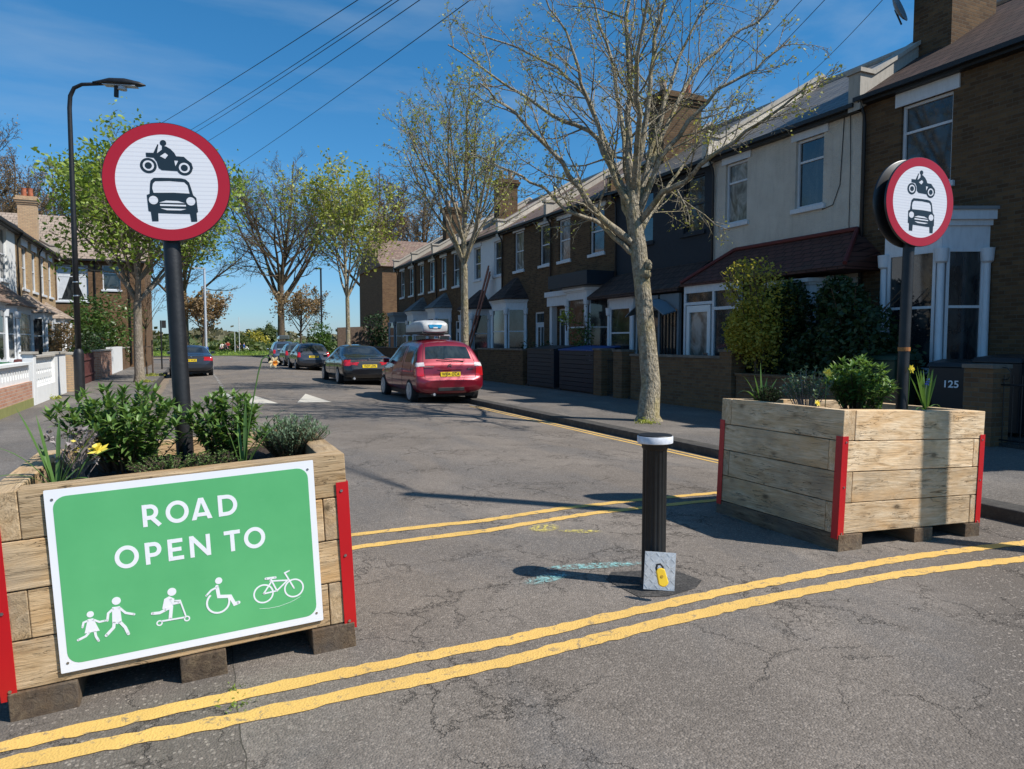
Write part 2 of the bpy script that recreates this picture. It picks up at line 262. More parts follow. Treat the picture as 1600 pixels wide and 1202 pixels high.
def kerbmat():
    t=NT('kerb'); v=t.obj(world=True); s=t.n('ShaderNodeSeparateXYZ'); t.l(v,s.inputs[0]); k=t.n('ShaderNodeCombineXYZ'); t.l(s.outputs[1],k.inputs[0])
    b=t.n('ShaderNodeTexBrick'); b.inputs['Scale'].default_value=1; b.inputs['Brick Width'].default_value=.9; b.inputs['Row Height'].default_value=50; b.inputs['Mortar Size'].default_value=.008
    b.inputs['Color1'].default_value=(.33,.29,.24,1); b.inputs['Color2'].default_value=(.40,.355,.30,1); b.inputs['Mortar'].default_value=(.06,.055,.05,1); t.l(k.outputs[0],b.inputs['Vector'])
    n=t.noise(v,8,6,.7); c=t.mix(t.ramp(n,[(.45,(0,0,0)),(.75,(.6,.6,.6))]),b.outputs['Color'],(.15,.14,.12)); t.bump(t.noise(v,50,4,.7),.006); M['kerb']=t.fin(c,.9,0,.2)
kerbmat()
def grassmat():
    t=NT('grass'); v=t.obj(world=True); n=t.noise(v,.12,5,.7); n2=t.noise(v,4,4,.7)
    k=t.ramp(n,[(.35,(.09,.15,.03)),(.65,(.15,.22,.045))]); k=t.mix(t.ramp(n2,[(.4,(0,0,0)),(.8,(.5,.5,.5))]),k,(.12,.11,.05)); M['grass']=t.fin(k,.95,0,.1)
grassmat(); simple('earth',(.12,.10,.07),.95,0,.3,.5)
def treadplate():
    t=NT('tread_plate'); v=t.obj((1,1,1),(0,R(45),0)); b=t.n('ShaderNodeTexChecker'); b.inputs['Scale'].default_value=34; t.l(v,b.inputs[0])
    w1=t.vor(t.obj((1,1,3.2),(0,R(45),0)),16); w2=t.vor(t.obj((3.2,1,1),(0,R(45),0)),16)
    h=t.math('MAXIMUM',t.ramp(w1,[(.16,(1,1,1)),(.26,(0,0,0))]),t.ramp(w2,[(.16,(1,1,1)),(.26,(0,0,0))]))
    k=t.mix(h,(.36,.39,.40),(.55,.58,.58)); t.bump(h,.004); M['tread_plate']=t.fin(k,.45,.3)
treadplate()

# ---------------------------------------------------------------- object helpers
class MB:
    def __init__(s): s.v=[]; s.f=[]; s.mi=[]; s.cur=0
    def add(s,vs,fs):
        o=len(s.v); s.v+= [tuple(map(float,p)) for p in vs]; s.f+=[tuple(i+o for i in f) for f in fs]; s.mi+=[s.cur]*len(fs); return s
    def box(s,x0,x1,y0,y1,z0,z1):
        return s.add([(x0,y0,z0),(x1,y0,z0),(x1,y1,z0),(x0,y1,z0),(x0,y0,z1),(x1,y0,z1),(x1,y1,z1),(x0,y1,z1)],
            [(0,3,2,1),(4,5,6,7),(0,1,5,4),(1,2,6,5),(2,3,7,6),(3,0,4,7)])
    def obox(s,p0,p1,z0,z1,t,off=0):   # upright slab along a plan segment; outward side is to the right of p0->p1
        p0=Vector((p0[0],p0[1])); p1=Vector((p1[0],p1[1])); d=(p1-p0).normalized(); n=Vector((d.y,-d.x))
        a=p0+n*off; b=p1+n*off; c=b+n*t; e=a+n*t
        return s.prism([(a.x,a.y),(e.x,e.y),(c.x,c.y),(b.x,b.y)],z0,z1)
    def prism(s,poly,z0,z1):
        n=len(poly); ar=sum(poly[i][0]*poly[(i+1)%n][1]-poly[(i+1)%n][0]*poly[i][1] for i in range(n))
        if ar<0: poly=poly[::-1]
        vs=[(x,y,z0) for x,y in poly]+[(x,y,z1) for x,y in poly]
        return s.add(vs,[tuple(range(n))[::-1],tuple(range(n,2*n))]+[(i,(i+1)%n,n+(i+1)%n,n+i) for i in range(n)])
    def plate(s,poly,y0,y1):  # outline in x,z given a thickness along y (front is y0)
        n=len(poly); ar=sum(poly[i][0]*poly[(i+1)%n][1]-poly[(i+1)%n][0]*poly[i][1] for i in range(n))
        if ar<0: poly=poly[::-1]
        vs=[(x,y0,z) for x,z in poly]+[(x,y1,z) for x,z in poly]
        return s.add(vs,[tuple(range(n)),tuple(range(n,2*n))[::-1]]+[((i+1)%n,i,n+i,n+(i+1)%n) for i in range(n)])
    def tube(s,pts,rad,k=8,cap=True):
        pts=[Vector(p) for p in pts]; n=len(pts)
        if not hasattr(rad,'__len__'): rad=[rad]*n
        up=None; vs=[]
        for i,p in enumerate(pts):
            d=(pts[min(i+1,n-1)]-pts[max(i-1,0)]); d=d.normalized() if d.length>1e-9 else Vector((0,0,1))
            if up is None: up=d.orthogonal().normalized()
            else:
                up=up-d*up.dot(d); up=up.normalized() if up.length>1e-6 else d.orthogonal().normalized()
            q=d.cross(up)
            for j in range(k):
                a=2*math.pi*j/k; vs.append(p+(up*math.cos(a)+q*math.sin(a))*rad[i])
        fs=[(i*k+j,i*k+(j+1)%k,(i+1)*k+(j+1)%k,(i+1)*k+j) for i in range(n-1) for j in range(k)]
        if cap: fs+=[tuple(range(k))[::-1],tuple((n-1)*k+j for j in range(k))]
        return s.add(vs,fs)
    def lathe(s,prof,k=24,c=(0,0,0),axis='z'):
        vs=[]
        for r,z in prof:
            for j in range(k):
                a=2*math.pi*j/k; x,y=r*math.cos(a),r*math.sin(a)
                p=(x,y,z) if axis=='z' else ((z,x,y) if axis=='x' else (y,z,x))
                vs.append((p[0]+c[0],p[1]+c[1],p[2]+c[2]))
        n=len(prof); fs=[(i*k+j,i*k+(j+1)%k,(i+1)*k+(j+1)%k,(i+1)*k+j) for i in range(n-1) for j in range(k)]
        fs+=[tuple(range(k))[::-1],tuple((n-1)*k+j for j in range(k))]
        return s.add(vs,fs)
    def quad(s,a,b,c,d): return s.add([a,b,c,d],[(0,1,2,3)])
    def build(s,name,mats,parent=None,smooth=False,bevel=0,loc=(0,0,0),rot=(0,0,0),seg=2):
        me=bpy.data.meshes.new(name); me.from_pydata(s.v,[],s.f)
        if not isinstance(mats,(list,tuple)): mats=[mats]
        for m in mats: me.materials.append(M[m] if isinstance(m,str) else m)
        if any(s.mi): me.polygons.foreach_set('material_index',s.mi)
        if smooth:
            me.polygons.foreach_set('use_smooth',[True]*len(me.polygons))
            if smooth is not True: me.set_sharp_from_angle(angle=R(smooth))
        me.update()
        o=bpy.data.objects.new(name,me); col.objects.link(o); o.location=loc; o.rotation_euler=rot
        if parent: o.parent=parent
        if bevel:
            b=o.modifiers.new('bevel','BEVEL'); b.width=bevel; b.segments=seg; b.limit_method='ANGLE'; b.angle_limit=R(40)
        return o
def tag(o,label=None,cat=None,group=None,kind=None):
    if label: o['label']=label
    if cat: o['category']=cat
    if group: o['group']=group
    if kind: o['kind']=kind
    return o
def thing(name,label,cat,loc=(0,0,0),rot=(0,0,0),group=None):
    o=bpy.data.objects.new(name,None); col.objects.link(o); o.location=loc; o.rotation_euler=rot; o.empty_display_size=.2
    return tag(o,label,cat,group)
def copy_tree(o,parent=None,keep=None):
    c=o.copy(); col.objects.link(c); c.parent=parent
    for ch in list(o.children): copy_tree(ch,c)
    return c
def bake(o):   # freeze modifiers
    dg=bpy.context.evaluated_depsgraph_get(); dg.update(); me=bpy.data.meshes.new_from_object(o.evaluated_get(dg))
    o.modifiers.clear(); o.data=me; return o
def text(s_,size,mat,parent,loc,rot,name='lettering',ext=.0015,off=0,sx=1):
    cu=bpy.data.curves.new(name,'FONT'); cu.body=s_; cu.size=size; cu.extrude=ext; cu.offset=off; cu.align_x='CENTER'; cu.align_y='CENTER'
    tmp=bpy.data.objects.new(name,cu); col.objects.link(tmp); dg=bpy.context.evaluated_depsgraph_get(); dg.update()
    me=bpy.data.meshes.new_from_object(tmp.evaluated_get(dg)); bpy.data.objects.remove(tmp)
    o=bpy.data.objects.new(name,me); col.objects.link(o); me.materials.clear(); me.materials.append(M[mat]); o.parent=parent; o.location=loc; o.rotation_euler=rot; o.scale=(sx,1,1); return o
def stroke(mb,pts,w_,y0,y1,closed=False,cap=0):
    # flat stroke of constant width in the x,z plane with mitred corners
    P=[Vector(p) for p in pts]; n=len(P); Lf=[];Rt=[]
    for i in range(n):
        a=P[(i-1)%n] if (closed or i>0) else None; b=P[(i+1)%n] if (closed or i<n-1) else None
        if a is None: d=(b-P[i]).normalized(); nn=Vector((-d.y,d.x)); m=1
        elif b is None: d=(P[i]-a).normalized(); nn=Vector((-d.y,d.x)); m=1
        else:
            d1=(P[i]-a).normalized(); d2=(b-P[i]).normalized(); n1=Vector((-d1.y,d1.x)); n2=Vector((-d2.y,d2.x)); nn=(n1+n2).normalized(); m=min(3,1/max(.3,nn.dot(n1)))
        Lf.append(P[i]+nn*w_/2*m); Rt.append(P[i]-nn*w_/2*m)
    m_=n if closed else n-1
    for i in range(m_):
        j=(i+1)%n; mb.plate([tuple(Lf[i]),tuple(Lf[j]),tuple(Rt[j]),tuple(Rt[i])],y0,y1)
def disc(mb,c,r,y0,y1,k=28,ry=None):
    mb.plate([(c[0]+r*math.cos(2*math.pi*i/k),c[1]+(ry or r)*math.sin(2*math.pi*i/k)) for i in range(k)],y0,y1)
def ring(mb,c,r,w_,y0,y1,k=40):
    stroke(mb,[(c[0]+r*math.cos(2*math.pi*i/k),c[1]+r*math.sin(2*math.pi*i/k)) for i in range(k)],w_,y0,y1,True)
def arc(cx_,cy_,rx,ry,a0,a1,n=12): return [(cx_+rx*math.cos(R(a0+(a1-a0)*i/n)),cy_+ry*math.sin(R(a0+(a1-a0)*i/n))) for i in range(n+1)]

# ---------------------------------------------------------------- ground
XC,HW,CB=2.93,4.17,.13
def gz(x,y=0): return -CB*min(1,((x-XC)/HW)**2)
def sheet(xs,ys,dz=0,zf=gz):
    m=MB(); nx=len(xs); vs=[(x,y,zf(x,y)+dz) for y in ys for x in xs]
    m.add(vs,[(j*nx+i,j*nx+i+1,(j+1)*nx+i+1,(j+1)*nx+i) for j in range(len(ys)-1) for i in range(nx-1)]); return m
ext=[-1500,-600,-200,-60,0,60,200,600,1500]
tag(sheet(ext,ext,0,lambda x,y:-.16).build('ground','earth'),kind='structure')
xs=[-45,-20,-8,-3]+list(np.linspace(-1.26,7.12,43))+[9,20,50]
ys=[-14,-6,-2]+list(np.arange(0,20,.5))+list(np.arange(20,89.5,3))
tag(sheet(xs,ys).build('road','asphalt',smooth=True),kind='structure')
KL,KR=-1.25,7.10
def pave(name,x0,x1,y0,y1,k0=None,k1=None):
    m=MB(); m.box(x0,x1,y0,y1,-.3,-.004); return tag(m.build(name,'asphalt_pave'),kind='structure')
def kerb(x0,x1,y0,y1):
    m=MB(); m.box(x0,x1,y0,y1,-.3,.002); return tag(m.build('kerb','kerb',bevel=.015),kind='structure')
kerb(KL-.15,KL,1.2,76); pave('pavement',-4.2,KL-.15,1.2,76)
kerb(KR,KR+.30,1.2,50); pave('pavement',KR+.30,11.3,1.2,50)
kerb(KR,KR+.30,58,76); pave('pavement',KR+.30,11.3,58,76)
m=MB(); m.box(11.3,24,-3,54,-.3,.05); m.box(-16,-4.2,8,51.5,-.3,.05); tag(m.build('garden_ground','asphalt_patch'),kind='structure')
# park beyond the far road
m=MB(); m.box(-200,260,90,420,-.5,.03); tag(m.build('park_ground','grass'),kind='structure')
m=MB(); m.box(-60,60,89.85,90,-.4,.02); tag(m.build('kerb','kerb'),kind='structure')
rnd=random.Random(4)
def line(name,pts,w_,mat,label,lift=.004,seg=.055,jit=.010,group=None):
    P=[Vector(p) for p in pts]; path=[]
    for a,b in zip(P[:-1],P[1:]):
        n=max(1,int((b-a).length/seg)); path+=[a.lerp(b,i/n) for i in range(n)]
    path.append(P[-1]); vs=[];fs=[]
    for i,p in enumerate(path):
        d=(path[min(i+1,len(path)-1)]-path[max(0,i-1)]).normalized(); nn=Vector((-d.y,d.x))
        for s in (1,.33,-.33,-1):
            q=p+nn*(s*w_/2+(rnd.uniform(-jit,jit) if abs(s)==1 else 0)); vs.append((q.x,q.y,gz(q.x)+lift))
    for i in range(len(path)-1):
        for s in range(3): fs.append((i*4+s,i*4+s+1,(i+1)*4+s+1,(i+1)*4+s))
    m=MB(); m.add(vs,fs); return tag(m.build(name,mat),label,'road marking',group,'structure')
line('yellow_line',[(-1.2,3.505),(-.78,3.495),(.14,3.46),(1.5,3.40),(3.3,3.48),(4.8,3.53),(6.4,3.53),(7.09,3.5)],.105,'line_yellow',None)
line('yellow_line',[(-1.2,3.35),(-.75,3.34),(.13,3.24),(1.45,3.175),(3.1,3.26),(4.4,3.275),(5.8,3.21),(7.09,3.2)],.112,'line_yellow',None)
line('yellow_line',[(-1.2,5.85),(1.2,5.88),(2.37,5.79),(3.2,5.90),(5.1,5.97),(7.0,5.95)],.10,'line_yellow',None)
line('yellow_line',[(-1.2,5.5),(1.12,5.51),(2.24,5.47),(3.3,5.61),(4.9,5.67),(7.0,5.62)],.10,'line_yellow',None)
line('yellow_line',[(6.93,5.65),(6.93,12),(6.93,17.6)],.075,'line_yellow',None,seg=.4); line('yellow_line',[(6.74,6.0),(6.74,12),(6.74,17.6)],.075,'line_yellow',None,seg=.4)
line('bay_line',[(5.0,17.85),(7.0,17.85)],.07,'line_white',None); line('bay_line',[(.98,24.0),(.98,22)],.09,'line_white',None)
for i in range(12): line('bay_dash',[(.98,27+i*1.3),(.98,27.35+i*1.3)],.09,'line_white',None)
line('give_way_line',[(1.2,75.5),(6.8,75.5)],.25,'line_white',None); line('yellow_line',[(-1.0,76.5),(3.0,78.5)],.3,'line_yellow',None)
for P in ([(2.5,19.3),(3.36,19.1),(3.17,22.5)],[(1.22,19.75),(2.02,19.3),(1.68,22.4)]):
    m=MB(); m.add([(x,y,gz(x)+.006) for x,y in P],[(0,1,2)]); tag(m.build('hump_marking','line_cream'),kind='structure')
# repair patch round the bollard, spray marks
m=MB(); pp=[(2.50,3.98),(2.62,4.10),(2.85,4.03),(3.05,3.93),(3.08,3.70),(2.95,3.60),(2.70,3.555),(2.52,3.62)]
m.add([(x,y,gz(x)+.004) for x,y in pp]+[(2.78,3.8,gz(2.78)+.012)],[(i,(i+1)%8,8) for i in range(8)]); tag(m.build('asphalt_patch','asphalt_patch'),kind='structure')
def splat(name,mat,cx_,cy_,rx,ry,rot,lift=.008):
    m=MB(); m.quad((-1,-1,0),(1,-1,0),(1,1,0),(-1,1,0)); o=m.build(name,mat,loc=(cx_,cy_,gz(cx_)+lift),rot=(0,0,rot)); o.scale=(rx,ry,1); return tag(o,kind='structure')
splat('spray_mark','spray_yellow',2.72,5.33,.16,.13,.3); splat('spray_mark','spray_yellow',2.95,5.10,.2,.06,-.5)
splat('spray_mark','spray_cyan',2.58,4.26,.42,.07,-.25); splat('spray_mark','spray_cyan',2.15,4.17,.2,.08,.2)

# ---------------------------------------------------------------- foliage and trees
class Tree:
    def __init__(s,seed,k=5): s.r=random.Random(seed); s.mb=MB(); s.tips=[]; s.k=k
    def limb(s,pts,r0,r1,k=None):
        n=len(pts); s.mb.tube(pts,[r0+(r1-r0)*(i/(n-1))**.8 for i in range(n)],k or s.k,cap=False)
    def curve(s,p,d,length,n,wander,up):
        pts=[Vector(p)]; d=Vector(d).normalized()
        for i in range(n):
            d=(d+Vector((s.r.gauss(0,wander),s.r.gauss(0,wander),s.r.gauss(0,wander)+up))).normalized(); pts.append(pts[-1]+d*length/n)
        return pts
    def grow(s,p,d,length,r,level,cfg):
        c=cfg[level]; pts=s.curve(p,d,length,c['n'],c['w'],c['up']); s.limb(pts,r,r*c['taper'],c.get('k'))
        s.kids(pts,length,r,level,cfg)
    def kids(s,pts,length,r,level,cfg):
        c=cfg[level]; n=len(pts)-1
        if level+1>=len(cfg): s.tips+=pts[1:]; return
        q=c['kids']; 
        for j in range(q):
            f=c['lo']+(1-c['lo'])*(j+s.r.random()*.8)/q; f=min(f,.99); i=int(f*n); t=f*n-i
            p=pts[i].lerp(pts[i+1],t); d=(pts[i+1]-pts[i]).normalized(); ax=d.orthogonal().normalized(); ax.rotate(Matrix.Rotation(s.r.uniform(0,2*math.pi),3,d))
            dd=(d*math.cos(c['ang'])+ax*math.sin(c['ang'])*1).normalized()
            nl=cfg[level+1]['len']*length*(1-.45*f)*s.r.uniform(.7,1.25); rr=max(.0035,r*(1-.6*f)*c['rr'])
            s.grow(p,dd,nl,max(rr,cfg[level+1].get('rmin',.003)),level+1,cfg)
    def leaves(s,n_per,size,spread,name,mat,parent,keep=1.0,asp=.6):
        m=leafcloud(s.r,[t for t in s.tips if s.r.random()<keep],n_per,size,spread,asp); return m.build(name,mat,parent)
def leafcloud(r,centers,n_per,size,spread,asp=.6):
    m=MB(); vs=[];fs=[]
    for c in centers:
        for _ in range(n_per if n_per>=1 else (1 if r.random()<n_per else 0)):
            p=c+Vector((r.gauss(0,spread),r.gauss(0,spread),r.gauss(0,spread))); a=Vector((r.gauss(0,1),r.gauss(0,1),r.gauss(0,.7))).normalized(); b=a.cross(Vector((r.gauss(0,1),r.gauss(0,1),r.gauss(0,1)))).normalized()
            s_=size*r.uniform(.6,1.3); o=len(vs); k=a*s_; q=b*s_*asp
            vs+=[p-k,p+q*.9-k*.1,p+k,p-q*.9-k*.1]; fs.append((o,o+1,o+2,o+3))
    m.add(vs,fs); return m
def blob_leaves(r,n,c,rad,size,asp=.6,shell=.55,lumps=7):
    # leaves massed through several overlapping lumps so that the outline is uneven
    ls=[]
    for _ in range(lumps):
        a=Vector((r.gauss(0,1),r.gauss(0,1),r.gauss(0,1))).normalized()*r.uniform(.3,.75); ls.append((Vector((c[0]+a.x*rad[0],c[1]+a.y*rad[1],c[2]+a.z*rad[2])),r.uniform(.35,.6)))
    pts=[]
    for i in range(n):
        cc,k=r.choice(ls); a=Vector((r.gauss(0,1),r.gauss(0,1),r.gauss(0,1))).normalized()*(shell+(1-shell)*r.random()**.5)*r.choice((1,1,1,1.12))
        p=Vector((cc.x+a.x*rad[0]*k,cc.y+a.y*rad[1]*k,cc.z+a.z*rad[2]*k))
        if p.z>.02: pts.append(p)
    return leafcloud(r,pts,1,size,size*.3,asp)
def shrub(name,label,cat,loc,rad,n,size,mat,seed,group=None,asp=.6,lumps=9,stems=6,shell=.5):
    t=thing(name,label,cat,loc,group=group); r=random.Random(seed)
    blob_leaves(r,n,(0,0,rad[2]),rad,size,asp,shell,lumps).build('foliage',mat,t)
    m=MB()
    for i in range(stems):
        a=r.uniform(0,6.28); e=Vector((math.cos(a)*rad[0]*.6*r.random(),math.sin(a)*rad[1]*.6*r.random(),rad[2]*r.uniform(1.1,1.6)))
        m.tube([(e.x*.15,e.y*.15,0),(e.x*.5,e.y*.45,e.z*.5),tuple(e)],[.03,.02,.008],5)
    m.build('stem','bark_brown',t); return t
# --- the big street tree in front of the houses on the right
CA=Vector((0,0,CAMH)); Fv=Vector((math.sin(YAW)*math.cos(PITCH),math.cos(YAW)*math.cos(PITCH),-math.sin(PITCH))); Rv=Vector((math.cos(YAW),-math.sin(YAW),0)); Uv=Rv.cross(Fv)
def at(px,py,D): return CA+(Fv+Rv*((px-800)/1100)+Uv*((601-py)/1100))*D
tt=thing('street_tree','large almost bare pavement tree with thick grey trunk in front of the black house','tree',(8.45,11.9,0))
B=Vector((8.45,11.9,0)); T=Tree(11,6); D0=14.4
def W(px,py,d=0): return at(px,py,D0+d)-B
trunk=[Vector((.02,0,-.05)),Vector((.01,0,.12)),W(1017,600),W(1010,520),W(1003,440),W(997,385),W(990,340),W(988,300)]
T.mb.tube(trunk,[.32,.225,.195,.18,.165,.17,.155,.12],14,cap=False)
for (px,py,dd,rr_) in ((1008,428,-.1,.10),(994,405,.05,.09),(1012,415,-.14,.07)): 
    c=W(px,py,dd); T.mb.tube([c+Vector((0,0,-.1)),c+Vector((.0,-.02,-.04)),c+Vector((0,-.03,.04)),c+Vector((0,0,.1))],[.05,rr_*1.1,rr_,.04],8)
limbs=[([(994,385,0),(950,350,-.3),(915,310,-.6),(880,255,-.9),(830,205,-1.1),(790,165,-1.2),(750,130,-1.3)],.088),
 ([(996,400,0),(960,372,-.1),(930,345,-.2),(885,330,-.3),(850,293,-.3),(800,268,-.4),(735,240,-.5)],.062),
 ([(988,345,0),(965,290,.2),(935,218,.4),(880,190,.5),(820,150,.6),(765,115,.6),(700,70,.6)],.08),
 ([(986,335,0),(955,260,-.2),(925,170,-.3),(905,110,-.5),(885,50,-.5),(850,-10,-.6)],.07),
 ([(984,320,0),(950,230,.5),(915,150,.8),(870,105,1.1),(810,75,1.3),(750,55,1.4)],.06),
 ([(990,330,0),(982,240,.1),(985,150,.2),(980,60,.1),(984,-40,.1),(975,-120,.1)],.105),
 ([(993,325,0),(1003,230,-.2),(1016,140,-.3),(1022,60,-.3),(1045,-20,-.5),(1060,-90,-.5)],.082),
 ([(995,330,0),(1012,260,.3),(1035,180,.5),(1055,110,.8),(1085,40,.9),(1120,-30,1)],.075),
 ([(1000,345,0),(1035,300,-.5),(1070,285,-1.0),(1110,245,-1.6),(1165,205,-2.0),(1225,165,-2.4),(1262,130,-2.6)],.072),
 ([(998,335,0),(1030,250,-.2),(1075,190,-.4),(1120,140,-.6),(1180,110,-.7),(1235,60,-.8)],.07),
 ([(996,320,0),(1035,210,.5),(1080,120,.9),(1140,60,1.1),(1200,20,1.2),(1240,-30,1.2)],.065),
 ([(988,310,0),(970,180,1),(955,90,1.6),(930,10,2.0),(900,-60,2.2)],.07),
 ([(1002,360,0),(1020,330,1),(1060,270,1.6),(1095,215,2.0),(1130,175,2.3)],.06),
 ([(990,300,0),(1000,180,-1),(995,90,-1.6),(1010,10,-2.0),(1020,-60,-2.3)],.075)]
cfgB=[dict(n=6,w=.1,up=.02,taper=.25,kids=12,lo=.17,ang=.75,rr=.46,len=.5),dict(n=5,w=.16,up=.06,taper=.3,kids=7,lo=.15,ang=.75,rr=.6,len=.36,rmin=.011,k=5),dict(n=4,w=.2,up=.05,taper=.4,kids=4,lo=.15,ang=.8,rr=.6,len=.42,rmin=.006,k=4),dict(n=3,w=.22,up=.05,taper=.5,kids=0,lo=0,ang=0,rr=0,len=.45,rmin=.004,k=3)]
for pl,r0 in limbs:
    P=[W(*q) for q in pl]; F=[]
    for a,b in zip(P[:-1],P[1:]):
        F+=[a.lerp(b,i/3)+(Vector((T.r.gauss(0,.025),T.r.gauss(0,.025),T.r.gauss(0,.025))) if i else Vector()) for i in range(3)]
    F.append(P[-1]); T.limb(F,r0,.014); Ln=sum((b-a).length for a,b in zip(F[:-1],F[1:]))
    T.kids(F,Ln,r0*.75,0,cfgB)
T.mb.build('trunk','bark_grey',tt,smooth=True)
T.leaves(1,.034,.05,'foliage','leaf_bud',tt,.34)
def make_tree(name,label,loc,seed,th,tr,htop,spread,barkm,leafm,nleaf,lsize,keep,dense=(9,7,5),lean=0,ang=.62,group=None,k=6,lspread=.12,rmin=.006,asp=.6,n1=13,bend=.0,up=.10):
    t=thing(name,label,'tree',loc,group=group); T=Tree(seed,k); H=htop
    tp=[Vector((0,0,-.1)),Vector((0,0,.25)),Vector((T.r.gauss(0,.04),T.r.gauss(0,.04),th*.5)),Vector((lean*th,0,th))]
    T.mb.tube(tp,[tr*1.45,tr,tr*.88,tr*.78],10,cap=False)
    cfg=[dict(n=6,w=.09,up=.05,taper=.25,kids=dense[0],lo=.25,ang=ang,rr=.5,len=1),dict(n=5,w=.15,up=up*.6,taper=.3,kids=dense[1],lo=.2,ang=.7,rr=.55,len=.45,rmin=rmin*2,k=4),
         dict(n=4,w=.2,up=up*.4,taper=.4,kids=dense[2],lo=.15,ang=.75,rr=.6,len=.42,rmin=rmin*1.3,k=3),dict(n=3,w=.24,up=up*.2,taper=.5,kids=0,lo=0,ang=0,rr=0,len=.45,rmin=rmin,k=3)]
    # leader
    lead=T.curve(tp[-1],(lean,0,1),H-th,8,.05,.1); T.limb(lead,tr*.7,tr*.12); T.kids(lead,(H-th)*.55,tr*.4,0,cfg)
    for i in range(n1):
        f=(i/n1); z=th*.92+(H-th)*.55*f; a=i*2.4+T.r.uniform(-.3,.3); out=math.atan2(spread,(H-z)*(.55+.25*(1-f)))*(1.05-.3*f)
        d=Vector((math.cos(a)*math.sin(out),math.sin(a)*math.sin(out),math.cos(out))); ii=min(7,int((z-th)/(H-th)*8)) if z>th else 0
        p=lead[max(0,ii)]; ln=min((H-p.z)*.95,spread/max(.25,math.sin(out)))*T.r.uniform(.8,1.05)
        T.grow(p,d,ln,tr*(.5-.28*f),0,cfg)
    T.mb.build('trunk',barkm,t,smooth=True)
    if nleaf: T.leaves(nleaf,lsize,lspread,'foliage',leafm,t,keep,asp)
    return t
make_tree('street_tree','slim sparse tree with young leaves behind the red car',(8.4,22.4,0),21,4.2,.145,10.3,2.15,'bark_grey','leaf_yellow',1,.05,.22,(9,7,5),ang=.6,rmin=.006,n1=16)
make_tree('street_tree','yellow green tree on the pavement beside the brown fence',(8.4,42,0),31,4.2,.15,12.2,3.2,'bark_grey','leaf_yellow',1,.11,.7,(8,6,4),rmin=.011,lspread=.25)
make_tree('street_tree','leafy bright green tree on the left pavement',(-1.95,32,0),41,3.2,.19,9.9,3.5,'bark_pale','leaf_fresh',1,.10,1,(9,7,4),rmin=.009,lspread=.28,ang=.85,n1=16)
pl=at(440,535,92); pl.z=0
hp=make_tree('plane_tree','huge bare tree with forked trunk at the edge of the park',tuple(pl),51,6.5,.52,25.5,9.0,'bark_brown','leaf_bud',1,.11,.12,(11,8,6),ang=.8,k=8,rmin=.017,n1=18,lspread=.3)
hp.name='plane_tree'; c=copy_tree(hp); p=at(291,535,96); c.location=(p.x,p.y,0); c.scale=(.9,.9,.9); c.rotation_euler=(0,0,2.1); c['label']='bare tree behind the left hand sign pole and the dark coupe'
pb=make_tree('plane_tree','bare brown tree rising behind the end of the right hand terrace',tuple(at(590,535,100)*1)[:2]+(0,),52,7,.5,25,9.5,'bark_brown','leaf_bronze',1,.12,.2,(10,8,7),rmin=.022,k=6,lspread=.3)
for px,D,s_,lb in ((25,85,.95,'bare tree behind the chimney on the far left'),(95,95,.98,'bare tree behind the end house roof'),(-60,80,1,'bare tree behind the left houses at the picture edge'),(660,85,.85,'bare tree showing between the terrace roofs and the slim tree')):
    c=copy_tree(pb); p=at(px,535,D); c.location=(p.x,p.y,0); c.scale=(s_,s_,s_); c.rotation_euler=(0,0,px*.03); c['label']=lb; c['group']='bare trees beyond the houses'
make_tree('cherry_tree','small bronze leaved tree on the grass beyond the dark coupe',tuple(at(318,535,66))[:2]+(0,),61,2.0,.12,6.6,2.4,'bark_brown','leaf_bronze',1,.14,.9,(6,5,3),rmin=.014,lspread=.2,ang=.8)
make_tree('cherry_tree','small bronze leaved tree under the huge bare park tree',tuple(at(470,535,80))[:2]+(0,),62,2.6,.14,8.0,3.4,'bark_brown','leaf_bronze',1,.15,.7,(6,5,3),rmin=.016,lspread=.2,ang=.9)
make_tree('park_tree','round olive tree alone on the park grass',tuple(at(416,535,150))[:2]+(0,),63,1.5,.2,5.0,3.6,'bark_brown','leaf_olive',2,.2,1,(6,5,4),rmin=.02,lspread=.3,ang=.9)
make_tree('young_tree','thin bare sapling tied between two stakes on the left pavement',(-2.0,38,0),64,2.2,.04,5.2,1.2,'bark_brown',None,0,0,0,(4,4,3),rmin=.006)
# woodland along the horizon
r=random.Random(9); cs=[]
for i in range(5200):
    px=r.uniform(-100,900); D=r.uniform(165,260); p=at(px,535,D); hh=3.0+.9*math.sin(px*.021)+.8*math.sin(px*.06+1)+(.9 if px<330 else 0)
    p.z=r.random()**.8*hh*D/200; cs.append(p)
tag(leafcloud(r,cs,3,1.0,.8,.7).build('woodland','leaf_wood'),kind='stuff')
cs=[]
for i in range(2600):
    px=r.uniform(150,620); D=r.uniform(118,150); p=at(px,535,D); p.z=r.random()*(.7+.7*math.sin(px*.05)**2+(1.2 if 200<px<300 else 0)); cs.append(p)
tag(leafcloud(r,cs,3,.5,.4,.6).build('scrub','leaf_olive'),kind='stuff')
# rough grass at the park edge
cs=[Vector((x,y,.12)) for x,y in ((r.uniform(-25,40),90.5+r.random()**2*30) for _ in range(9000))]
tag(leafcloud(r,cs,1,.28,.12,.15).build('long_grass','leaf_fresh'),kind='stuff')
for px,D,rad,mt,lb in ((372,120,(3,2,1.8),'leaf_olive','green bush on the park grass right of the sitting people'),(395,125,(2.6,2,1.7),'leaf_gold','yellowish bush on the park grass')): 
    p=at(px,535,D); shrub('bush',lb,'bush',(p.x,p.y,0),rad,900,.25,mt,px)

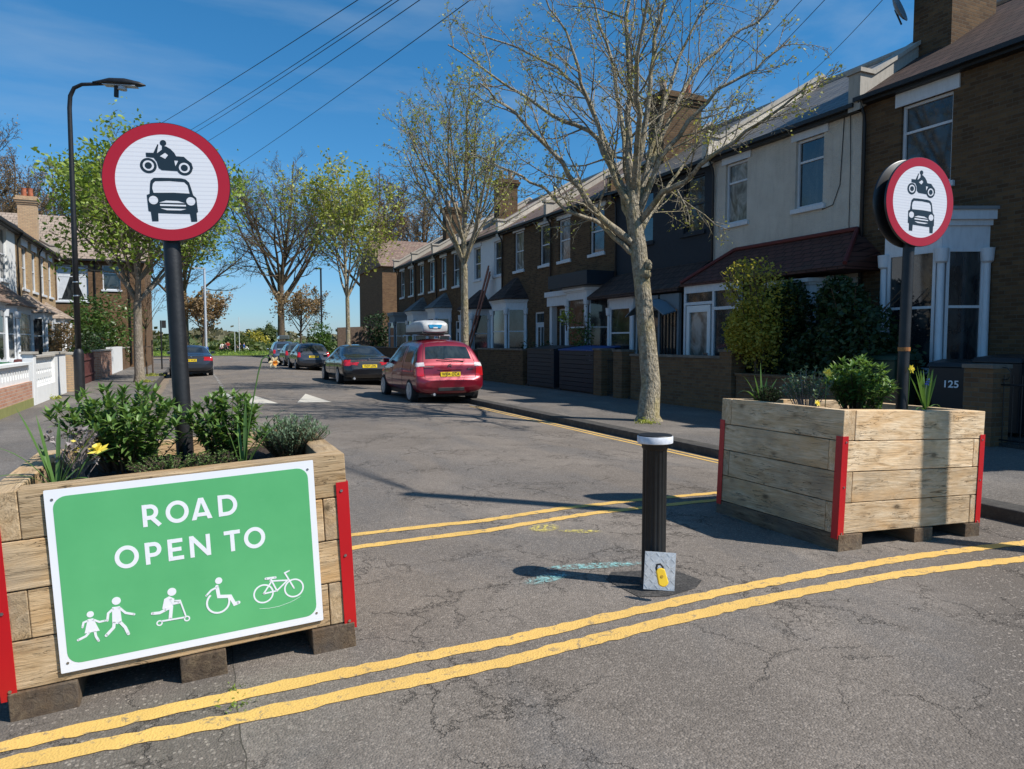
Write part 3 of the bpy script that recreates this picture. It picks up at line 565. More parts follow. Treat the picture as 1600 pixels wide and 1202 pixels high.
# ---------------------------------------------------------------- houses
def wallskin(mb,x0,x1,z0,z1,holes,y=0,rev=.14):
    xs=sorted({x0,x1}|{h[0] for h in holes}|{h[1] for h in holes}); zs=sorted({z0,z1}|{h[2] for h in holes}|{h[3] for h in holes})
    for a,b in zip(xs[:-1],xs[1:]):
        for c,d in zip(zs[:-1],zs[1:]):
            if any(h[0]<=a and b<=h[1] and h[2]<=c and d<=h[3] for h in holes): continue
            mb.quad((a,y,c),(b,y,c),(b,y,d),(a,y,d))
    for h in holes:
        a,b,c,d=h[:4]; e=y+rev
        mb.quad((a,y,c),(a,y,d),(a,e,d),(a,e,c)); mb.quad((b,y,d),(b,y,c),(b,e,c),(b,e,d)); mb.quad((a,y,d),(b,y,d),(b,e,d),(a,e,d)); mb.quad((b,y,c),(a,y,c),(a,e,c),(b,e,c))
def window(par,x0,x1,z0,z1,y=.10,frame='white_paint',gl='glass',style='sash',sill=True,lintel=None,fw=.055):
    m=MB(); m.box(x0,x0+fw,y-.03,y+.04,z0,z1); m.box(x1-fw,x1,y-.03,y+.04,z0,z1); m.box(x0+fw,x1-fw,y-.03,y+.04,z1-fw,z1); m.box(x0+fw,x1-fw,y-.03,y+.04,z0,z0+fw*1.2)
    zm=(z0+z1)/2 if style=='sash' else z0+(z1-z0)*.68
    m.box(x0+fw,x1-fw,y-.018,y+.035,zm-.025,zm+.025)
    if style=='double': m.box((x0+x1)/2-.03,(x0+x1)/2+.03,y-.018,y+.035,z0+fw*1.2,zm-.025)
    f=m.build('window',frame,par)
    g=MB(); g.box(x0+fw*.5,x1-fw*.5,y+.015,y+.022,z0+fw*.5,z1-fw*.5); g.build('glass',gl,f)
    if sill: s=MB(); s.box(x0-.09,x1+.09,-.07,y-.03,z0-.11,z0+.004); s.build('sill','white_paint' if frame not in('black_paint','navy_paint') else 'black_wall',f,bevel=.01)
    if lintel: s=MB(); s.box(x0-.13,x1+.13,-.035,.03,z1,z1+lintel); s.box(x0-.17,x1+.17,-.06,.0,z1+lintel,z1+lintel+.06); s.build('lintel','white_paint',f)
    return f
def chimney(par,x,y,z0,z1,w_=.75,d=1.1,pots=2,mat='stock_brick',potm='terracotta'):
    m=MB(); m.box(x-w_/2,x+w_/2,y-d/2,y+d/2,z0,z1-.5)
    for i,(a,b) in enumerate(((.04,.1),(.09,.1),(.13,.1),(.06,.12))):
        zz=z1-.5+sum(q[1] for q in ((.04,.1),(.09,.1),(.13,.1),(.06,.12))[:i]); m.box(x-w_/2-a,x+w_/2+a,y-d/2-a,y+d/2+a,zz,zz+b)
    c=m.build('chimney',mat,par)
    for i in range(pots):
        p=MB(); p.lathe([(.10,z1-.09),(.13,z1-.05),(.115,z1+.28),(.13,z1+.34),(.145,z1+.38),(.11,z1+.38)],14,(x,y-d/2+.28+i*(d-.56)/max(1,pots-1),0)); p.build('chimney_pot',('terracotta' if i%2 else 'pot_buff') if potm=='mixed' else potm,c,smooth=40)
    return c
def house(label,loc,rot,W_,wall,roofm,eaves=6.9,ridge=9.4,depth=8,ups=[],doors=[],bays=[],chim=None,parapet=None,group='terraced houses on the right',frame='white_paint',ground_holes=[],lin=.28,closed=(True,True)):
    t=thing('terraced_house',label,'house',loc,(0,0,rot),group)
    holes=[(a,b,c,d) for a,b,c,d,*_ in ups]+[(a,b,0,d) for a,b,d,*_ in doors]
    m=MB(); wallskin(m,0,W_,-.1,eaves-.02,holes)
    m.quad((W_,0,-.1),(W_,depth,-.1),(W_,depth,eaves-.02),(W_,0,eaves-.02)); m.quad((0,depth,-.1),(0,0,-.1),(0,0,eaves-.02),(0,depth,eaves-.02)); m.quad((W_,depth,-.1),(0,depth,-.1),(0,depth,eaves-.02),(W_,depth,eaves-.02))
    m.add([(W_,0,eaves-.02),(W_,depth,eaves-.02),(W_,depth/2,ridge-.03)],[(0,1,2)]); m.add([(0,depth,eaves-.02),(0,0,eaves-.02),(0,depth/2,ridge-.03)],[(0,1,2)])
    m.build('wall',wall,t)
    rf=MB(); sl_=(ridge-eaves)/(depth/2); e0=eaves-.2*sl_
    e=.003
    rf.add([(e,-.2,e0),(W_-e,-.2,e0),(W_-e,depth/2,ridge),(e,depth/2,ridge),(e,-.2,e0+.09),(W_-e,-.2,e0+.09),(W_-e,depth/2,ridge+.09),(e,depth/2,ridge+.09),(e,depth+.2,e0),(W_-e,depth+.2,e0),(W_-e,depth+.2,e0+.09),(e,depth+.2,e0+.09)],
      [(4,5,6,7),(0,4,7,3),(1,2,6,5),(0,1,5,4),(7,6,10,11),(9,8,11,10),(3,7,11,8),(2,9,10,6)])
    ro=rf.build('roof',roofm,t)
    rg=MB(); rg.tube([(0.005,depth/2,ridge+.1),(W_-.005,depth/2,ridge+.1)],.11,8); rg.build('ridge_tile','stone',ro)
    g=MB(); g.box(0.004,W_-.004,-.33,-.20,e0-.04,e0+.05); g.box(.004,W_-.004,-.20,-.0,e0-.10,e0-.004); g.build('gutter','gutter_black',t)
    g=MB(); g.tube([(.12,-.27,e0-.04),(.12,-.1,e0-.3),(.12,-.07,e0-.5),(.12,-.07,.1)],.035,8); g.build('drainpipe','gutter_black',t,smooth=True)
    for u in ups:
        a,b,c,d=u[:4]; o=dict(u[4]) if len(u)>4 else {}
        o.setdefault('frame',frame); o.setdefault('lintel',lin); window(t,a,b,c,d,**o)
    for dd in doors:
        a,b,d=dd[:3]; mt=dd[3] if len(dd)>3 else 'white_paint'; y=.10
        m=MB(); zt=d-.45; m.box(a,a+.07,y-.04,y+.04,0,d); m.box(b-.07,b,y-.04,y+.04,0,d); m.box(a+.07,b-.07,y-.04,y+.04,d-.07,d); m.box(a+.07,b-.07,y-.04,y+.04,zt-.06,zt); fr=m.build('door_frame','white_paint',t)
        g=MB(); g.box(a+.07,b-.07,y,y+.01,zt,d-.07); g.build('fanlight','glass',fr)
        m=MB(); m.box(a+.07,b-.07,y-.015,y+.03,0.05,zt-.06); dr=m.build('door',mt,t)
        m=MB(); m.box(a+.2,(a+b)/2-.04,y-.022,y-.015,1.1,zt-.2); m.box((a+b)/2+.04,b-.2,y-.022,y-.015,1.1,zt-.2); m.build('door_panel','glass',dr)
    for bb in bays: bay(t,**bb)
    if chim: chimney(ro,*chim[:4],**(chim[4] if len(chim)>4 else {}))
    if parapet is not None:
        for px_,mt,th_ in parapet:
            m=MB(); up_=.32
            vs=[];ys_=[-.28,.1,depth/2,depth-.1,depth+.2]; zz=[eaves+.15,eaves+.1+up_,ridge+up_,eaves+.1+up_,eaves+.1]
            m.add([(px_+s*th_/2,y,z) for s in (-1,1) for y,z in [(-.28,eaves-.35),(-.28,eaves+.12+up_),(.12,eaves+.12+up_),(depth/2,ridge+up_),(depth,eaves+up_),(depth,eaves-.3),(depth/2,ridge-.4)]],
              [(0,1,2,3,6),(3,4,5,6),(13,10,9,8,7),(13,12,11,10),(0,7,8,1),(1,8,9,2),(2,9,10,3),(3,10,11,4),(4,11,12,5),(0,6,13,7),(6,5,12,13)])
            pw=m.build('party_wall',mt,ro)
            m=MB()
            for (ya,za),(yb,zb) in (((-.33,eaves+.12+up_),(.12,eaves+.12+up_)),((.12,eaves+.12+up_),(depth/2,ridge+up_)),((depth/2,ridge+up_),(depth,eaves+up_))):
                a=px_-th_/2-.05; b=px_+th_/2+.05; m.add([(a,ya,za+.004),(b,ya,za+.004),(b,yb,zb+.004),(a,yb,zb+.004),(a,ya,za+.09),(b,ya,za+.09),(b,yb,zb+.09),(a,yb,zb+.09)],[(0,3,2,1),(4,5,6,7),(0,1,5,4),(1,2,6,5),(2,3,7,6),(3,0,4,7)])
            m.build('coping','stone',pw)
    return t
def bay(par,x0,x1,d=.8,zs=.85,zt=3.2,cor=.45,base='stock_brick',trim='white_paint',roof=None,roofm='dark_tile',rise=.9,cant=.4,gl='glass',frame='white_paint',cols=True):
    P=[(x0,0),(x0+cant,-d),(x1-cant,-d),(x1,0)]
    m=MB(); m.prism(P,0,zs); b=m.build('bay_window',base,par)
    # sill band, head band and cornice
    def inset(o): return [(x0-o,0),(x0+cant-o*.6,-d-o),(x1-cant+o*.6,-d-o),(x1+o,0)]
    m=MB(); m.prism(inset(.05),zs,zs+.09); m.build('sill',trim,b)
    m=MB(); m.prism(inset(.0),zt,zt+cor*.6); m.prism(inset(.05),zt+cor*.6,zt+cor*.75); m.prism(inset(.12),zt+cor*.75,zt+cor); m.build('cornice',trim,b)
    if cols:
        for i,(x,y) in enumerate(P):
            m=MB(); yy=y-.0 if y<0 else -.06; m.tube([(x,yy,zs+.09),(x,yy,zs+.2),(x,yy,zs+.24),(x,yy,zt-.28),(x,yy,zt-.24),(x,yy,zt)],[.10,.10,.07,.065,.11,.13],10)
            m.build('column',trim,b,smooth=40)
    for (pa,pb_) in zip(P[:-1],P[1:]):
        pa=Vector(pa);pb_=Vector(pb_); dd=(pb_-pa).normalized(); q0=pa+dd*.09; q1=pb_-dd*.09; mm=MB(); z0=zs+.09
        for (e0,e1,za,zb,tk) in ((q0,q0+dd*.06,z0,zt,.05),(q1-dd*.06,q1,z0,zt,.05),(q0+dd*.06,q1-dd*.06,z0,z0+.07,.05),(q0+dd*.06,q1-dd*.06,zt-.06,zt,.05),(q0+dd*.06,q1-dd*.06,z0+(zt-z0)*.52,z0+(zt-z0)*.52+.05,.04)): mm.obox(tuple(e0),tuple(e1),za,zb,tk,-.03)
        f=mm.build('window',frame,b); g=MB(); g.obox(tuple(q0+dd*.03),tuple(q1-dd*.03),z0+.03,zt-.03,.006,-.012); g.build('glass',gl,f)
    m=MB(); zc=zt+cor
    if roof=='hip':
        o=.2; Q=[(x0-o,.0),(x0+cant-o*.5,-d-o),(x1-cant+o*.5,-d-o),(x1+o,0)]; ap=[((x0+x1)/2-.25,0,zc+rise),((x0+x1)/2+.25,0,zc+rise)]
        m.add([(x,y,zc) for x,y in Q]+ap+[(x,y,zc-.05) for x,y in Q],[(0,1,4),(1,2,5,4),(2,3,5),(6,7,1,0),(7,8,2,1),(8,9,3,2),(9,8,7,6)]); m.build('bay_roof',roofm,b)
    elif roof=='flat': m.prism(inset(.16),zc,zc+.06); m.build('bay_roof','lead',b)
    return b
HX=13.6; RR=-math.pi/2
def U(Yf,ya,yb,za,zb,**o): return (Yf-yb,Yf-ya,za,zb,o) if o else (Yf-yb,Yf-ya,za,zb)
# A: brown brick house, nearest on the right
Yf=11.25
hA=house('brown brick house with tall blinds window and white bay behind the right hand round sign',(HX,Yf,0),RR,4.95,'stock_brick','dark_tile',7.0,9.5,8,
  ups=[U(Yf,9.2,10.3,4.75,6.5,lintel=.34,style='top')],bays=[dict(x0=.9,x1=2.85,d=.8,zs=.95,zt=3.35,cor=.7,roof='flat',cant=.38)],doors=[(3.6,4.6,2.9)],
  chim=(.45,2.3,7.6,11.3,dict(w_=.9,d=1.5,pots=3)),parapet=[(0,'stone',.3)])
hb=house('unseen brown brick house just outside the right edge',(HX,6.3,0),RR,4.95,'stock_brick','dark_tile',7.0,9.5,8,ups=[(2,3.1,4.75,6.5)],bays=[dict(x0=.4,x1=2.6,d=.8,zs=.95,zt=3.35,cor=.75,roof='flat')],doors=[(3.2,4.1,2.9)],parapet=[(0,'stone',.25)])  # unseen next house of the terrace, put in for its shade on the pavement
# B: cream render
Yf=16.17
hB=house('cream pebbledash house with two white windows and red brown lean-to roof',(HX,Yf,0),RR,4.92,'render_cream','slate',6.9,9.3,8,
  ups=[U(Yf,12.28,13.12,4.85,6.5,style='top',lintel=.22),U(Yf,14.78,15.62,4.85,6.5,gl='glass_curtain',style='top',lintel=.22)],parapet=[(0,'render_cream',.28)])
m=MB()  # lean-to
x0,x1=.03,5.5; 
m.add([(x0,-1.1,3.22),(x1,-1.1,3.22),(x1-.6,-.003,4.10),(1.0,-.003,4.10),(x0,-.003,3.5),(x1+.0,-.003,3.5),(x0,-1.1,3.15),(x1,-1.1,3.15),(x0,-.003,3.15),(x1,-.003,3.15)],
  [(0,1,2,3),(0,3,4),(1,5,2),(0,6,7,1),(6,0,4,8),(1,7,9,5),(6,8,9,7),(4,3,2,5,9,8)]); lt=m.build('porch_roof','redbrown_tile',hB)
m=MB(); m.tube([(x1-.6,-.03,4.13),(x1,-1.1,3.26)],.05,6); m.tube([(1.0,-.03,4.13),(x1-.6,-.03,4.13)],.05,6); m.tube([(x0,-1.1,3.26),(1.0,-.03,4.13)],.05,6); simple('ridge_red',(.13,.022,.018),.7); m.build('ridge_tile','ridge_red',lt)
m=MB(); m.box(.1,.18,-1.02,-.9,.05,3.15); m.box(1.28,1.36,-1.02,-.9,.05,3.15); m.box(.18,1.28,-1.02,-.9,2.95,3.15); m.box(.18,1.28,-1.02,-.9,2.62,2.70); m.box(1.36,2.2,-1.02,-.9,2.95,3.15); m.box(1.36,2.2,-1.02,-.9,2.45,2.53); m.box(1.36,2.2,-1.02,-.9,.05,1.0); m.box(2.2,2.28,-1.02,-.9,.05,3.15); m.box(.1,.18,-.9,-.01,.05,3.15); fr=m.build('porch','white_paint',hB)
g=MB(); g.box(.18,1.28,-.97,-.96,2.70,2.95); g.box(1.36,2.2,-.97,-.96,2.53,2.95); g.box(1.36,2.2,-.97,-.96,1.0,2.45); g.build('glass','glass',fr)
m=MB(); m.box(.24,.36,-1.03,-.93,.1,2.60); m.box(1.1,1.22,-1.03,-.93,.1,2.60); m.box(.36,1.1,-1.03,-.93,2.42,2.60); m.box(.36,1.1,-1.03,-.93,.1,.95); d_=m.build('door','rough_white',hB); g=MB(); g.box(.36,1.1,-.985,-.975,.95,2.42); g.build('glass','glass_curtain',d_); g=MB(); g.box(1.14,1.18,-1.07,-1.03,1.25,1.32); g.box(1.04,1.18,-1.09,-1.07,1.28,1.31); g.build('handle','chrome',d_)
bay(hB,2.75,4.75,.85,.85,2.7,.35,'render_cream')
m=MB(); m.tube([(4.45,-.012,6.7),(4.42,-.012,6.0),(4.38,-.012,5.2),(4.2,-.012,4.78),(3.9,-.012,4.72),(3.95,-.012,4.8)],.009,5); m.tube([(4.62,-.02,6.7),(4.66,-.02,5.5),(4.66,-.02,4.3),(4.7,-.02,3.6)],.008,5); m.build('wall_cable','plastic_black',hB)
# C: black house
Yf=21.2
hC=house('black painted house with dark framed windows behind the large tree',(HX,Yf,0),RR,5.03,'black_wall','slate',6.85,9.3,8,frame='navy_paint',lin=None,
  ups=[U(Yf,16.5,17.45,4.85,6.5),U(Yf,19.0,19.95,4.85,6.5)],bays=[dict(x0=.5,x1=2.7,d=.8,zs=.85,zt=2.75,cor=.4,base='black_wall',roof=None)],
  chim=(.5,2.1,7.4,10.3,dict(w_=.9,d=1.6,pots=2,potm='mixed')),parapet=[(0,'stock_brick',.25)])
m=MB(); m.add([(.02,-1.15,3.15),(5.01,-1.15,3.15),(5.01,-.003,3.95),(.02,-.003,3.95),(.02,-1.15,3.05),(5.01,-1.15,3.05),(5.01,-.003,3.05),(.02,-.003,3.05)],[(0,1,2,3),(4,5,1,0),(7,4,0,3),(5,6,2,1),(7,6,5,4),(3,2,6,7)]); m.build('porch_roof','dark_tile',hC)
m=MB(); m.box(3.05,3.13,-1.0,-.9,.05,3.0); m.box(3.9,3.98,-1.0,-.9,.05,3.0); m.box(4.8,4.88,-1.0,-.9,.05,3.0); m.box(3.13,4.8,-1.0,-.9,2.55,3.0) ; m.box(3.13,3.9,-1,-.9,.05,.9); po=m.build('porch','grey_blue',hC)
m=MB(); m.box(3.13,3.9,-.96,-.95,.9,2.55); m.box(3.98,4.8,-.96,-.95,.1,2.55); g=m.build('glass','glass',po)
m=MB()
for i in range(5): x=4.06+i*.16; m.box(x,x+.035,-.99,-.965,.1,2.5)
m.build('door_bars','black_paint',po)
pts=[(3.0+1.9*i/8,-1.1-.5*math.sin(math.pi*i/8)*.0,2.5+.38*math.sin(math.pi*i/8)) for i in range(9)]
m=MB()
for a,b in zip(pts[:-1],pts[1:]): m.add([a,b,(b[0],-1.55,b[2]-.12),(a[0],-1.55,a[2]-.12),(a[0],a[1],a[2]-.03),(b[0],b[1],b[2]-.03),(b[0],-1.55,b[2]-.15),(a[0],-1.55,a[2]-.15)],[(0,3,2,1),(4,5,6,7),(3,7,6,2)])
m.build('door_canopy','grey_blue',hC)
# D and E brick pair
Yf=26.1
hD=house('brown brick house with white door case and bay under a flat black fascia',(HX,Yf,0),RR,4.9,'stock_brick','brown_tile',6.88,9.35,8,
  ups=[U(Yf,21.95,22.95,4.85,6.5),U(Yf,24.45,25.4,4.85,6.5,gl='glass_curtain')],bays=[dict(x0=2.45,x1=4.7,d=.8,zs=.85,zt=3.2,cor=.35,roof='flat')],doors=[(.7,1.65,2.95,'black_paint')],parapet=[(0,'stone',.22)],lin=.3)
m=MB(); m.box(2.0,4.9,-1.15,-.02,3.62,4.1); m.build('fascia','navy_paint',hD)
m=MB(); m.box(.35,2.2,-.35,-.01,3.05,3.42); m.box(.25,2.3,-.42,-.01,3.42,3.62); m.box(.4,.6,-.25,-.01,1.2,3.05); m.box(1.8,2.0,-.25,-.01,1.2,3.05); m.build('door_case','white_paint',hD)
Yf=31.1
hE=house('brown brick house with black hipped roof on its white bay',(HX,Yf,0),RR,5.0,'stock_brick','brown_tile',6.9,9.35,8,
  ups=[U(Yf,26.2,27.1,4.85,6.55),U(Yf,28.7,29.7,4.85,6.6,gl='glass_curtain')],bays=[dict(x0=.35,x1=2.75,d=.85,zs=.85,zt=3.1,cor=.45,roof='hip',rise=1.0)],doors=[(3.5,4.4,2.9,'white_paint')],parapet=[(0,'render_cream',.25)],lin=.32)
Yf=36.5
hF=house('white rendered house between the brick terraces behind the slim tree',(HX,Yf,0),RR,5.4,'white_render','brown_tile',6.95,9.4,8,
  ups=[U(Yf,31.2,32.1,4.85,6.5),U(Yf,33.85,34.8,4.85,6.5)],bays=[dict(x0=1.5,x1=3.9,d=.85,zs=.85,zt=3.0,cor=.3,base='white_render',roof='hip',rise=1.0)],doors=[(.3,1.2,2.7)],chim=(.4,2.4,7.6,10.6,dict(potm='pot_buff',pots=2)),parapet=[(0,'stone',.22)],lin=.2)
for i,(Yf,ya,yb) in enumerate(((41.0,38.0,39.3),(45.4,40.7+.7,41.9+.7),(49.9,45.4,46.4))):
    lb=['brown brick house with one tilted window beyond the white house','brown brick house in the middle of the far end terrace','last brown brick house of the right terrace with grey blue ground floor'][i]
    W_=(4.5,4.4,4.5)[i]
    house(lb,(HX,Yf,0),RR,W_,'stock_brick','brown_tile',6.98,9.4,8,ups=[(.75,1.75,4.75,6.6),(2.9,3.95,4.75,6.6)],bays=[dict(x0=.4,x1=2.6,d=.85,zs=.85,zt=3.0,cor=.6,roof='hip' if i<2 else 'flat',trim='white_paint' if i<2 else 'grey_blue',roofm='slate')],doors=[(3.2,4.1,2.8)],
      chim=(.5,2.4,7.6,10.6,dict(potm='pot_buff',pots=2)) if i==1 else None,parapet=[(0,'stone',.22)],lin=.35)
# house across the side street behind the terrace
t=thing('corner_house','house with sunlit brown end wall beyond the right hand terrace','house',(15,60,0)); m=MB(); wallskin(m,0,9,0,8.2,[(2.0,3.3,4.6,7.2)]); m.quad((0,9,0),(0,0,0),(0,0,8.2),(0,9,8.2)); m.quad((9,0,0),(9,9,0),(9,9,8.2),(9,0,8.2)); m.quad((9,9,0),(0,9,0),(0,9,8.2),(9,9,8.2)); m.build('wall','brown_brick',t)
m=MB(); m.add([(-.2,-.3,8.1),(9.2,-.3,8.1),(9.2,4.5,11),(-.2,4.5,11),(9.2,9.3,8.1),(-.2,9.3,8.1)],[(0,1,2,3),(3,2,4,5),(0,3,5),(1,4,2),(0,5,4,1)]); ro=m.build('roof','brown_tile',t); chimney(ro,1.0,4.5,9.5,12.6,potm='pot_buff')
window(t,2.0,3.3,4.6,7.2,lintel=.3)
m=MB(); m.add([(0,0,0),(4.6,0,0),(4.6,0,2.95),(0,0,2.75),(0,.2,0),(4.6,.2,0),(4.6,.2,2.95),(0,.2,2.75)],[(0,1,2,3),(5,4,7,6),(3,2,6,7),(4,0,3,7),(1,5,6,2)])
o=m.build('fence','fence_wood',loc=(10.4,56,0)); tag(o,'tall brown boarded fence between the green tree and the last terrace house','fence')
shrub('hedge','rounded green hedge end beside the brown fence','hedge',(9.3,57,0),(1.4,1.6,1.45),2200,.10,'leaf_hedge',71)
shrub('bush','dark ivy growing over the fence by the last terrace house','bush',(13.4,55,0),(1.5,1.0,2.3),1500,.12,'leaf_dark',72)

# left hand houses
HL=-6.8; RL=math.pi/2
def V(Y0,ya,yb,za,zb,**o): return (ya-Y0,yb-Y0,za,zb,o)
GL='houses on the left'
house('white rendered house at the left picture edge with brown roof over its bay',(HL,27.5,0),RL,9.0,'white_render','brown_tile',6.45,8.9,8,ups=[V(27.5,29.5,30.7,4.1,6.2),V(27.5,33.8,35.0,4.1,6.2)],
  bays=[dict(x0=3.5,x1=7.2,d=.9,zs=.85,zt=2.75,cor=.25,base='white_render',roof='hip',roofm='brown_tile',rise=1.0,cant=.6,gl='glass_curtain'),dict(x0=.4,x1=2.6,d=.9,zs=.85,zt=2.75,cor=.25,base='white_render',roof='hip',roofm='brown_tile',rise=1.0)],doors=[(7.6,8.5,2.6)],group=GL,lin=.2)
house('yellow brick house on the left with window boxes',(HL,36.5,0),RL,4.8,'yellow_brick','brown_tile',6.43,8.9,8,ups=[V(36.5,37.7,38.8,4.0,5.9,lintel=.3),V(36.5,39.9,40.9,4.0,5.9,lintel=.3)],
  bays=[dict(x0=.3,x1=2.8,d=.9,zs=.85,zt=2.7,cor=.25,base='white_render',roof='hip',roofm='pale_tile',rise=.9)],doors=[(3.3,4.3,2.7,'plank_red')],group=GL)
hL=house('yellow brick house at the far end of the left row',(HL,41.3,0),RL,4.7,'yellow_brick','brown_tile',6.43,8.9,8,ups=[V(41.3,42.1,43.1,4.0,5.9,lintel=.3),V(41.3,44.1,45.1,4.0,5.9,lintel=.3)],
  bays=[dict(x0=.6,x1=3.0,d=.9,zs=.85,zt=2.6,cor=.25,base='white_render',roof='hip',roofm='pale_tile',rise=.8)],doors=[(3.4,4.3,2.6)],group=GL,chim=(4.3,1.05,6.3,9.45,dict(mat='pale_brick',w_=.55,d=.85)),parapet=[(4.6,'stone',.25)])
m=MB(); m.box(.9,1.3,-.35,-.1,4.02,4.3); m.box(1.4,2.3,-.3,-.08,4.0,4.25)
te=thing('end_house','yellow brick house facing down the street with pale tiled roof and net curtained window','house',(-12.5,52,0))
ups=[(4.9,6.6,4.2,6.45),(7.4,8.4,4.95,6.5)]; m=MB(); wallskin(m,0,9.8,0,7.0,ups); m.quad((9.8,0,0),(9.8,8,0),(9.8,8,7),(9.8,0,7)); m.quad((0,8,0),(0,0,0),(0,0,7),(0,8,7)); m.quad((9.8,8,0),(0,8,0),(0,8,7),(9.8,8,7)); m.add([(9.8,0,7),(9.8,8,7),(9.8,4,10)],[(0,1,2)]); m.build('wall','brown_brick',te)
m=MB(); m.add([(-.2,-.3,6.85),(10,-.3,6.85),(10,4,10.05),(-.2,4,10.05),(10,8.3,6.85),(-.2,8.3,6.85),(-.2,-.3,6.75),(10,-.3,6.75)],[(0,1,2,3),(3,2,4,5),(6,7,1,0)]); ro=m.build('roof','pale_tile',te); m=MB(); m.box(-.2,10,-.4,-.3,6.72,6.84); m.build('gutter','gutter_black',te); chimney(ro,8.6,5,8.5,11.2,mat='pale_brick')
f1=window(te,4.9,6.6,4.2,6.45,gl='glass',style='top'); window(te,7.4,8.4,4.95,6.5,style='top')
m=MB()
for sx in (-1,1):
    cx0=5.75
    pts=[(cx0+sx*.8,6.35),(cx0+sx*.05,6.35),(cx0+sx*.12,5.8),(cx0+sx*.35,5.1),(cx0+sx*.62,4.35),(cx0+sx*.8,4.35)]; m.plate(pts,.095,.10)
m.build('curtain','curtain',f1)
m=MB(); m.tube([(8.9,-.06,6.8),(8.9,-.06,.2)],.05,6); m.tube([(6.98,-.06,6.8),(6.98,-.06,.2)],.045,6); m.build('drainpipe','gutter_black',te)
# gardens on the left
shrub('hedge','tall glossy green hedge in front of the end house','hedge',(-5.4,48.6,0),(3.0,1.9,2.1),6500,.11,'leaf_hedge',81,asp=.5,lumps=16)
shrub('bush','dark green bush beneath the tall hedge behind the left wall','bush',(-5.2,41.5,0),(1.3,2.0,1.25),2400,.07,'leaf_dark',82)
shrub('bush','reddish green bush beside the left bay windows','bush',(-5.6,38,0),(.9,1.4,1.3),1500,.07,'leaf_bronze',83)
shrub('bush','bright green low bush behind the dark fence on the left','bush',(-4.6,36.2,0),(.6,1.6,.75),900,.07,'leaf_fresh',84)
def wallbox(name,label,cat,x,y0,y1,z1,mat,t_=.22,cap=None,group=None,z0=-.05):
    t=thing(name,label,cat,(x,y0,0),group=group); m=MB(); m.box(-t_/2,t_/2,0,y1-y0,z0,z1); m.build('wall',mat,t)
    if cap: m=MB(); m.box(-t_/2-.04,t_/2+.04,-.01,y1-y0+.01,z1,z1+.06); m.build('coping',cap,t)
    return t
def pierced(par,y0,y1,z0,z1,x):
    m=MB(); n=int((y1-y0)/.25); dz=.25; k=int((z1-z0)/dz)
    for i in range(n):
        for j in range(k):
            cy_=y0+(i+.5)*(y1-y0)/n; cz=z0+(j+.5)*(z1-z0)/k
            a=(y1-y0)/n/2; b=(z1-z0)/k/2
            for q in range(8):
                a0=q*math.pi/4; a1=a0+math.pi/4; r0=.55
                def pt(an,rr): 
                    c,s=math.cos(an),math.sin(an); mxx=max(abs(c),abs(s)); return (cy_+a*rr*c/(mxx if rr==1 else 1),cz+b*rr*s/(mxx if rr==1 else 1))
                o0,o1,i1,i0=pt(a0,1),pt(a1,1),pt(a1,r0),pt(a0,r0)
                m.add([(x+.05,*o0),(x+.05,*o1),(x+.05,*i1),(x+.05,*i0),(x-.05,*i1),(x-.05,*i0)],[(0,1,2,3),(3,2,4,5)])
    return m.build('pierced_blocks','rough_white',par)
GW='garden walls along the left pavement'
t=thing('garden_wall','low red brick wall topped with white pierced blocks at the left edge','wall',(-3.8,17.2,0),group=GW); m=MB(); m.box(-.11,.11,0,3.9,.2,.62); m.build('wall','red_brick',t); m=MB(); m.box(-.13,.13,0,3.9,-.05,.2); m.build('plinth','leaf_moss' if 'leaf_moss' in M else simple('moss',(.22,.22,.07),.95),t); pierced(t,0,3.9,.62,1.05,0); m=MB(); m.box(-.14,.14,0,3.9,1.05,1.11); m.build('coping','white_render',t)
t=thing('garden_wall','tall white wall with a pierced block screen','wall',(-3.8,21.3,0),group=GW); m=MB(); m.box(-.12,.12,0,.35,-.05,1.3); m.box(-.12,.12,.35,3.0,-.05,.45); m.box(-.12,.12,3.0,5.0,-.05,1.25); m.build('wall','white_render',t,bevel=.01); pierced(t,.35,3.0,.45,1.2,0); m=MB(); m.box(-.17,.17,-.06,.42,1.3,1.36); m.box(-.15,.15,.42,2.98,1.2,1.25); m.box(-.17,.17,2.98,5.05,1.25,1.31); m.build('coping','stone',t)
wallbox('garden_wall','yellow brick pier with cap behind the lamp post','wall',-3.8,26.6,28.6,1.2,'pale_brick',.5,'stone',GW)
t=thing('fence','dark red boarded fence behind the lamp post on the left','fence',(-3.8,29.2,0)); m=MB()
for i in range(34): m.box(-.02,.02,i*.15,i*.15+.12,0,1.15+.03*math.sin(i))
simple('fence_red',(.10,.025,.02),.8); m.build('boards','fence_red',t); m=MB(); m.box(.02,.06,0,5.1,.3,.38); m.box(.02,.06,0,5.1,.9,.98); m.build('rail','fence_red',t)
wallbox('garden_wall','red brick wall between the dark fence and the white wall','wall',-3.8,35.2,40.0,1.2,'red_brick',.3,'stone',GW)
wallbox('garden_wall','white painted wall with dark vents near the far end','wall',-3.8,40.3,46.5,1.35,'white_render',.22,None,GW)
wallbox('garden_wall','brown brick end wall by the small tree','wall',-3.8,46.9,51.5,1.25,'brown_brick',.22,'stone',GW)
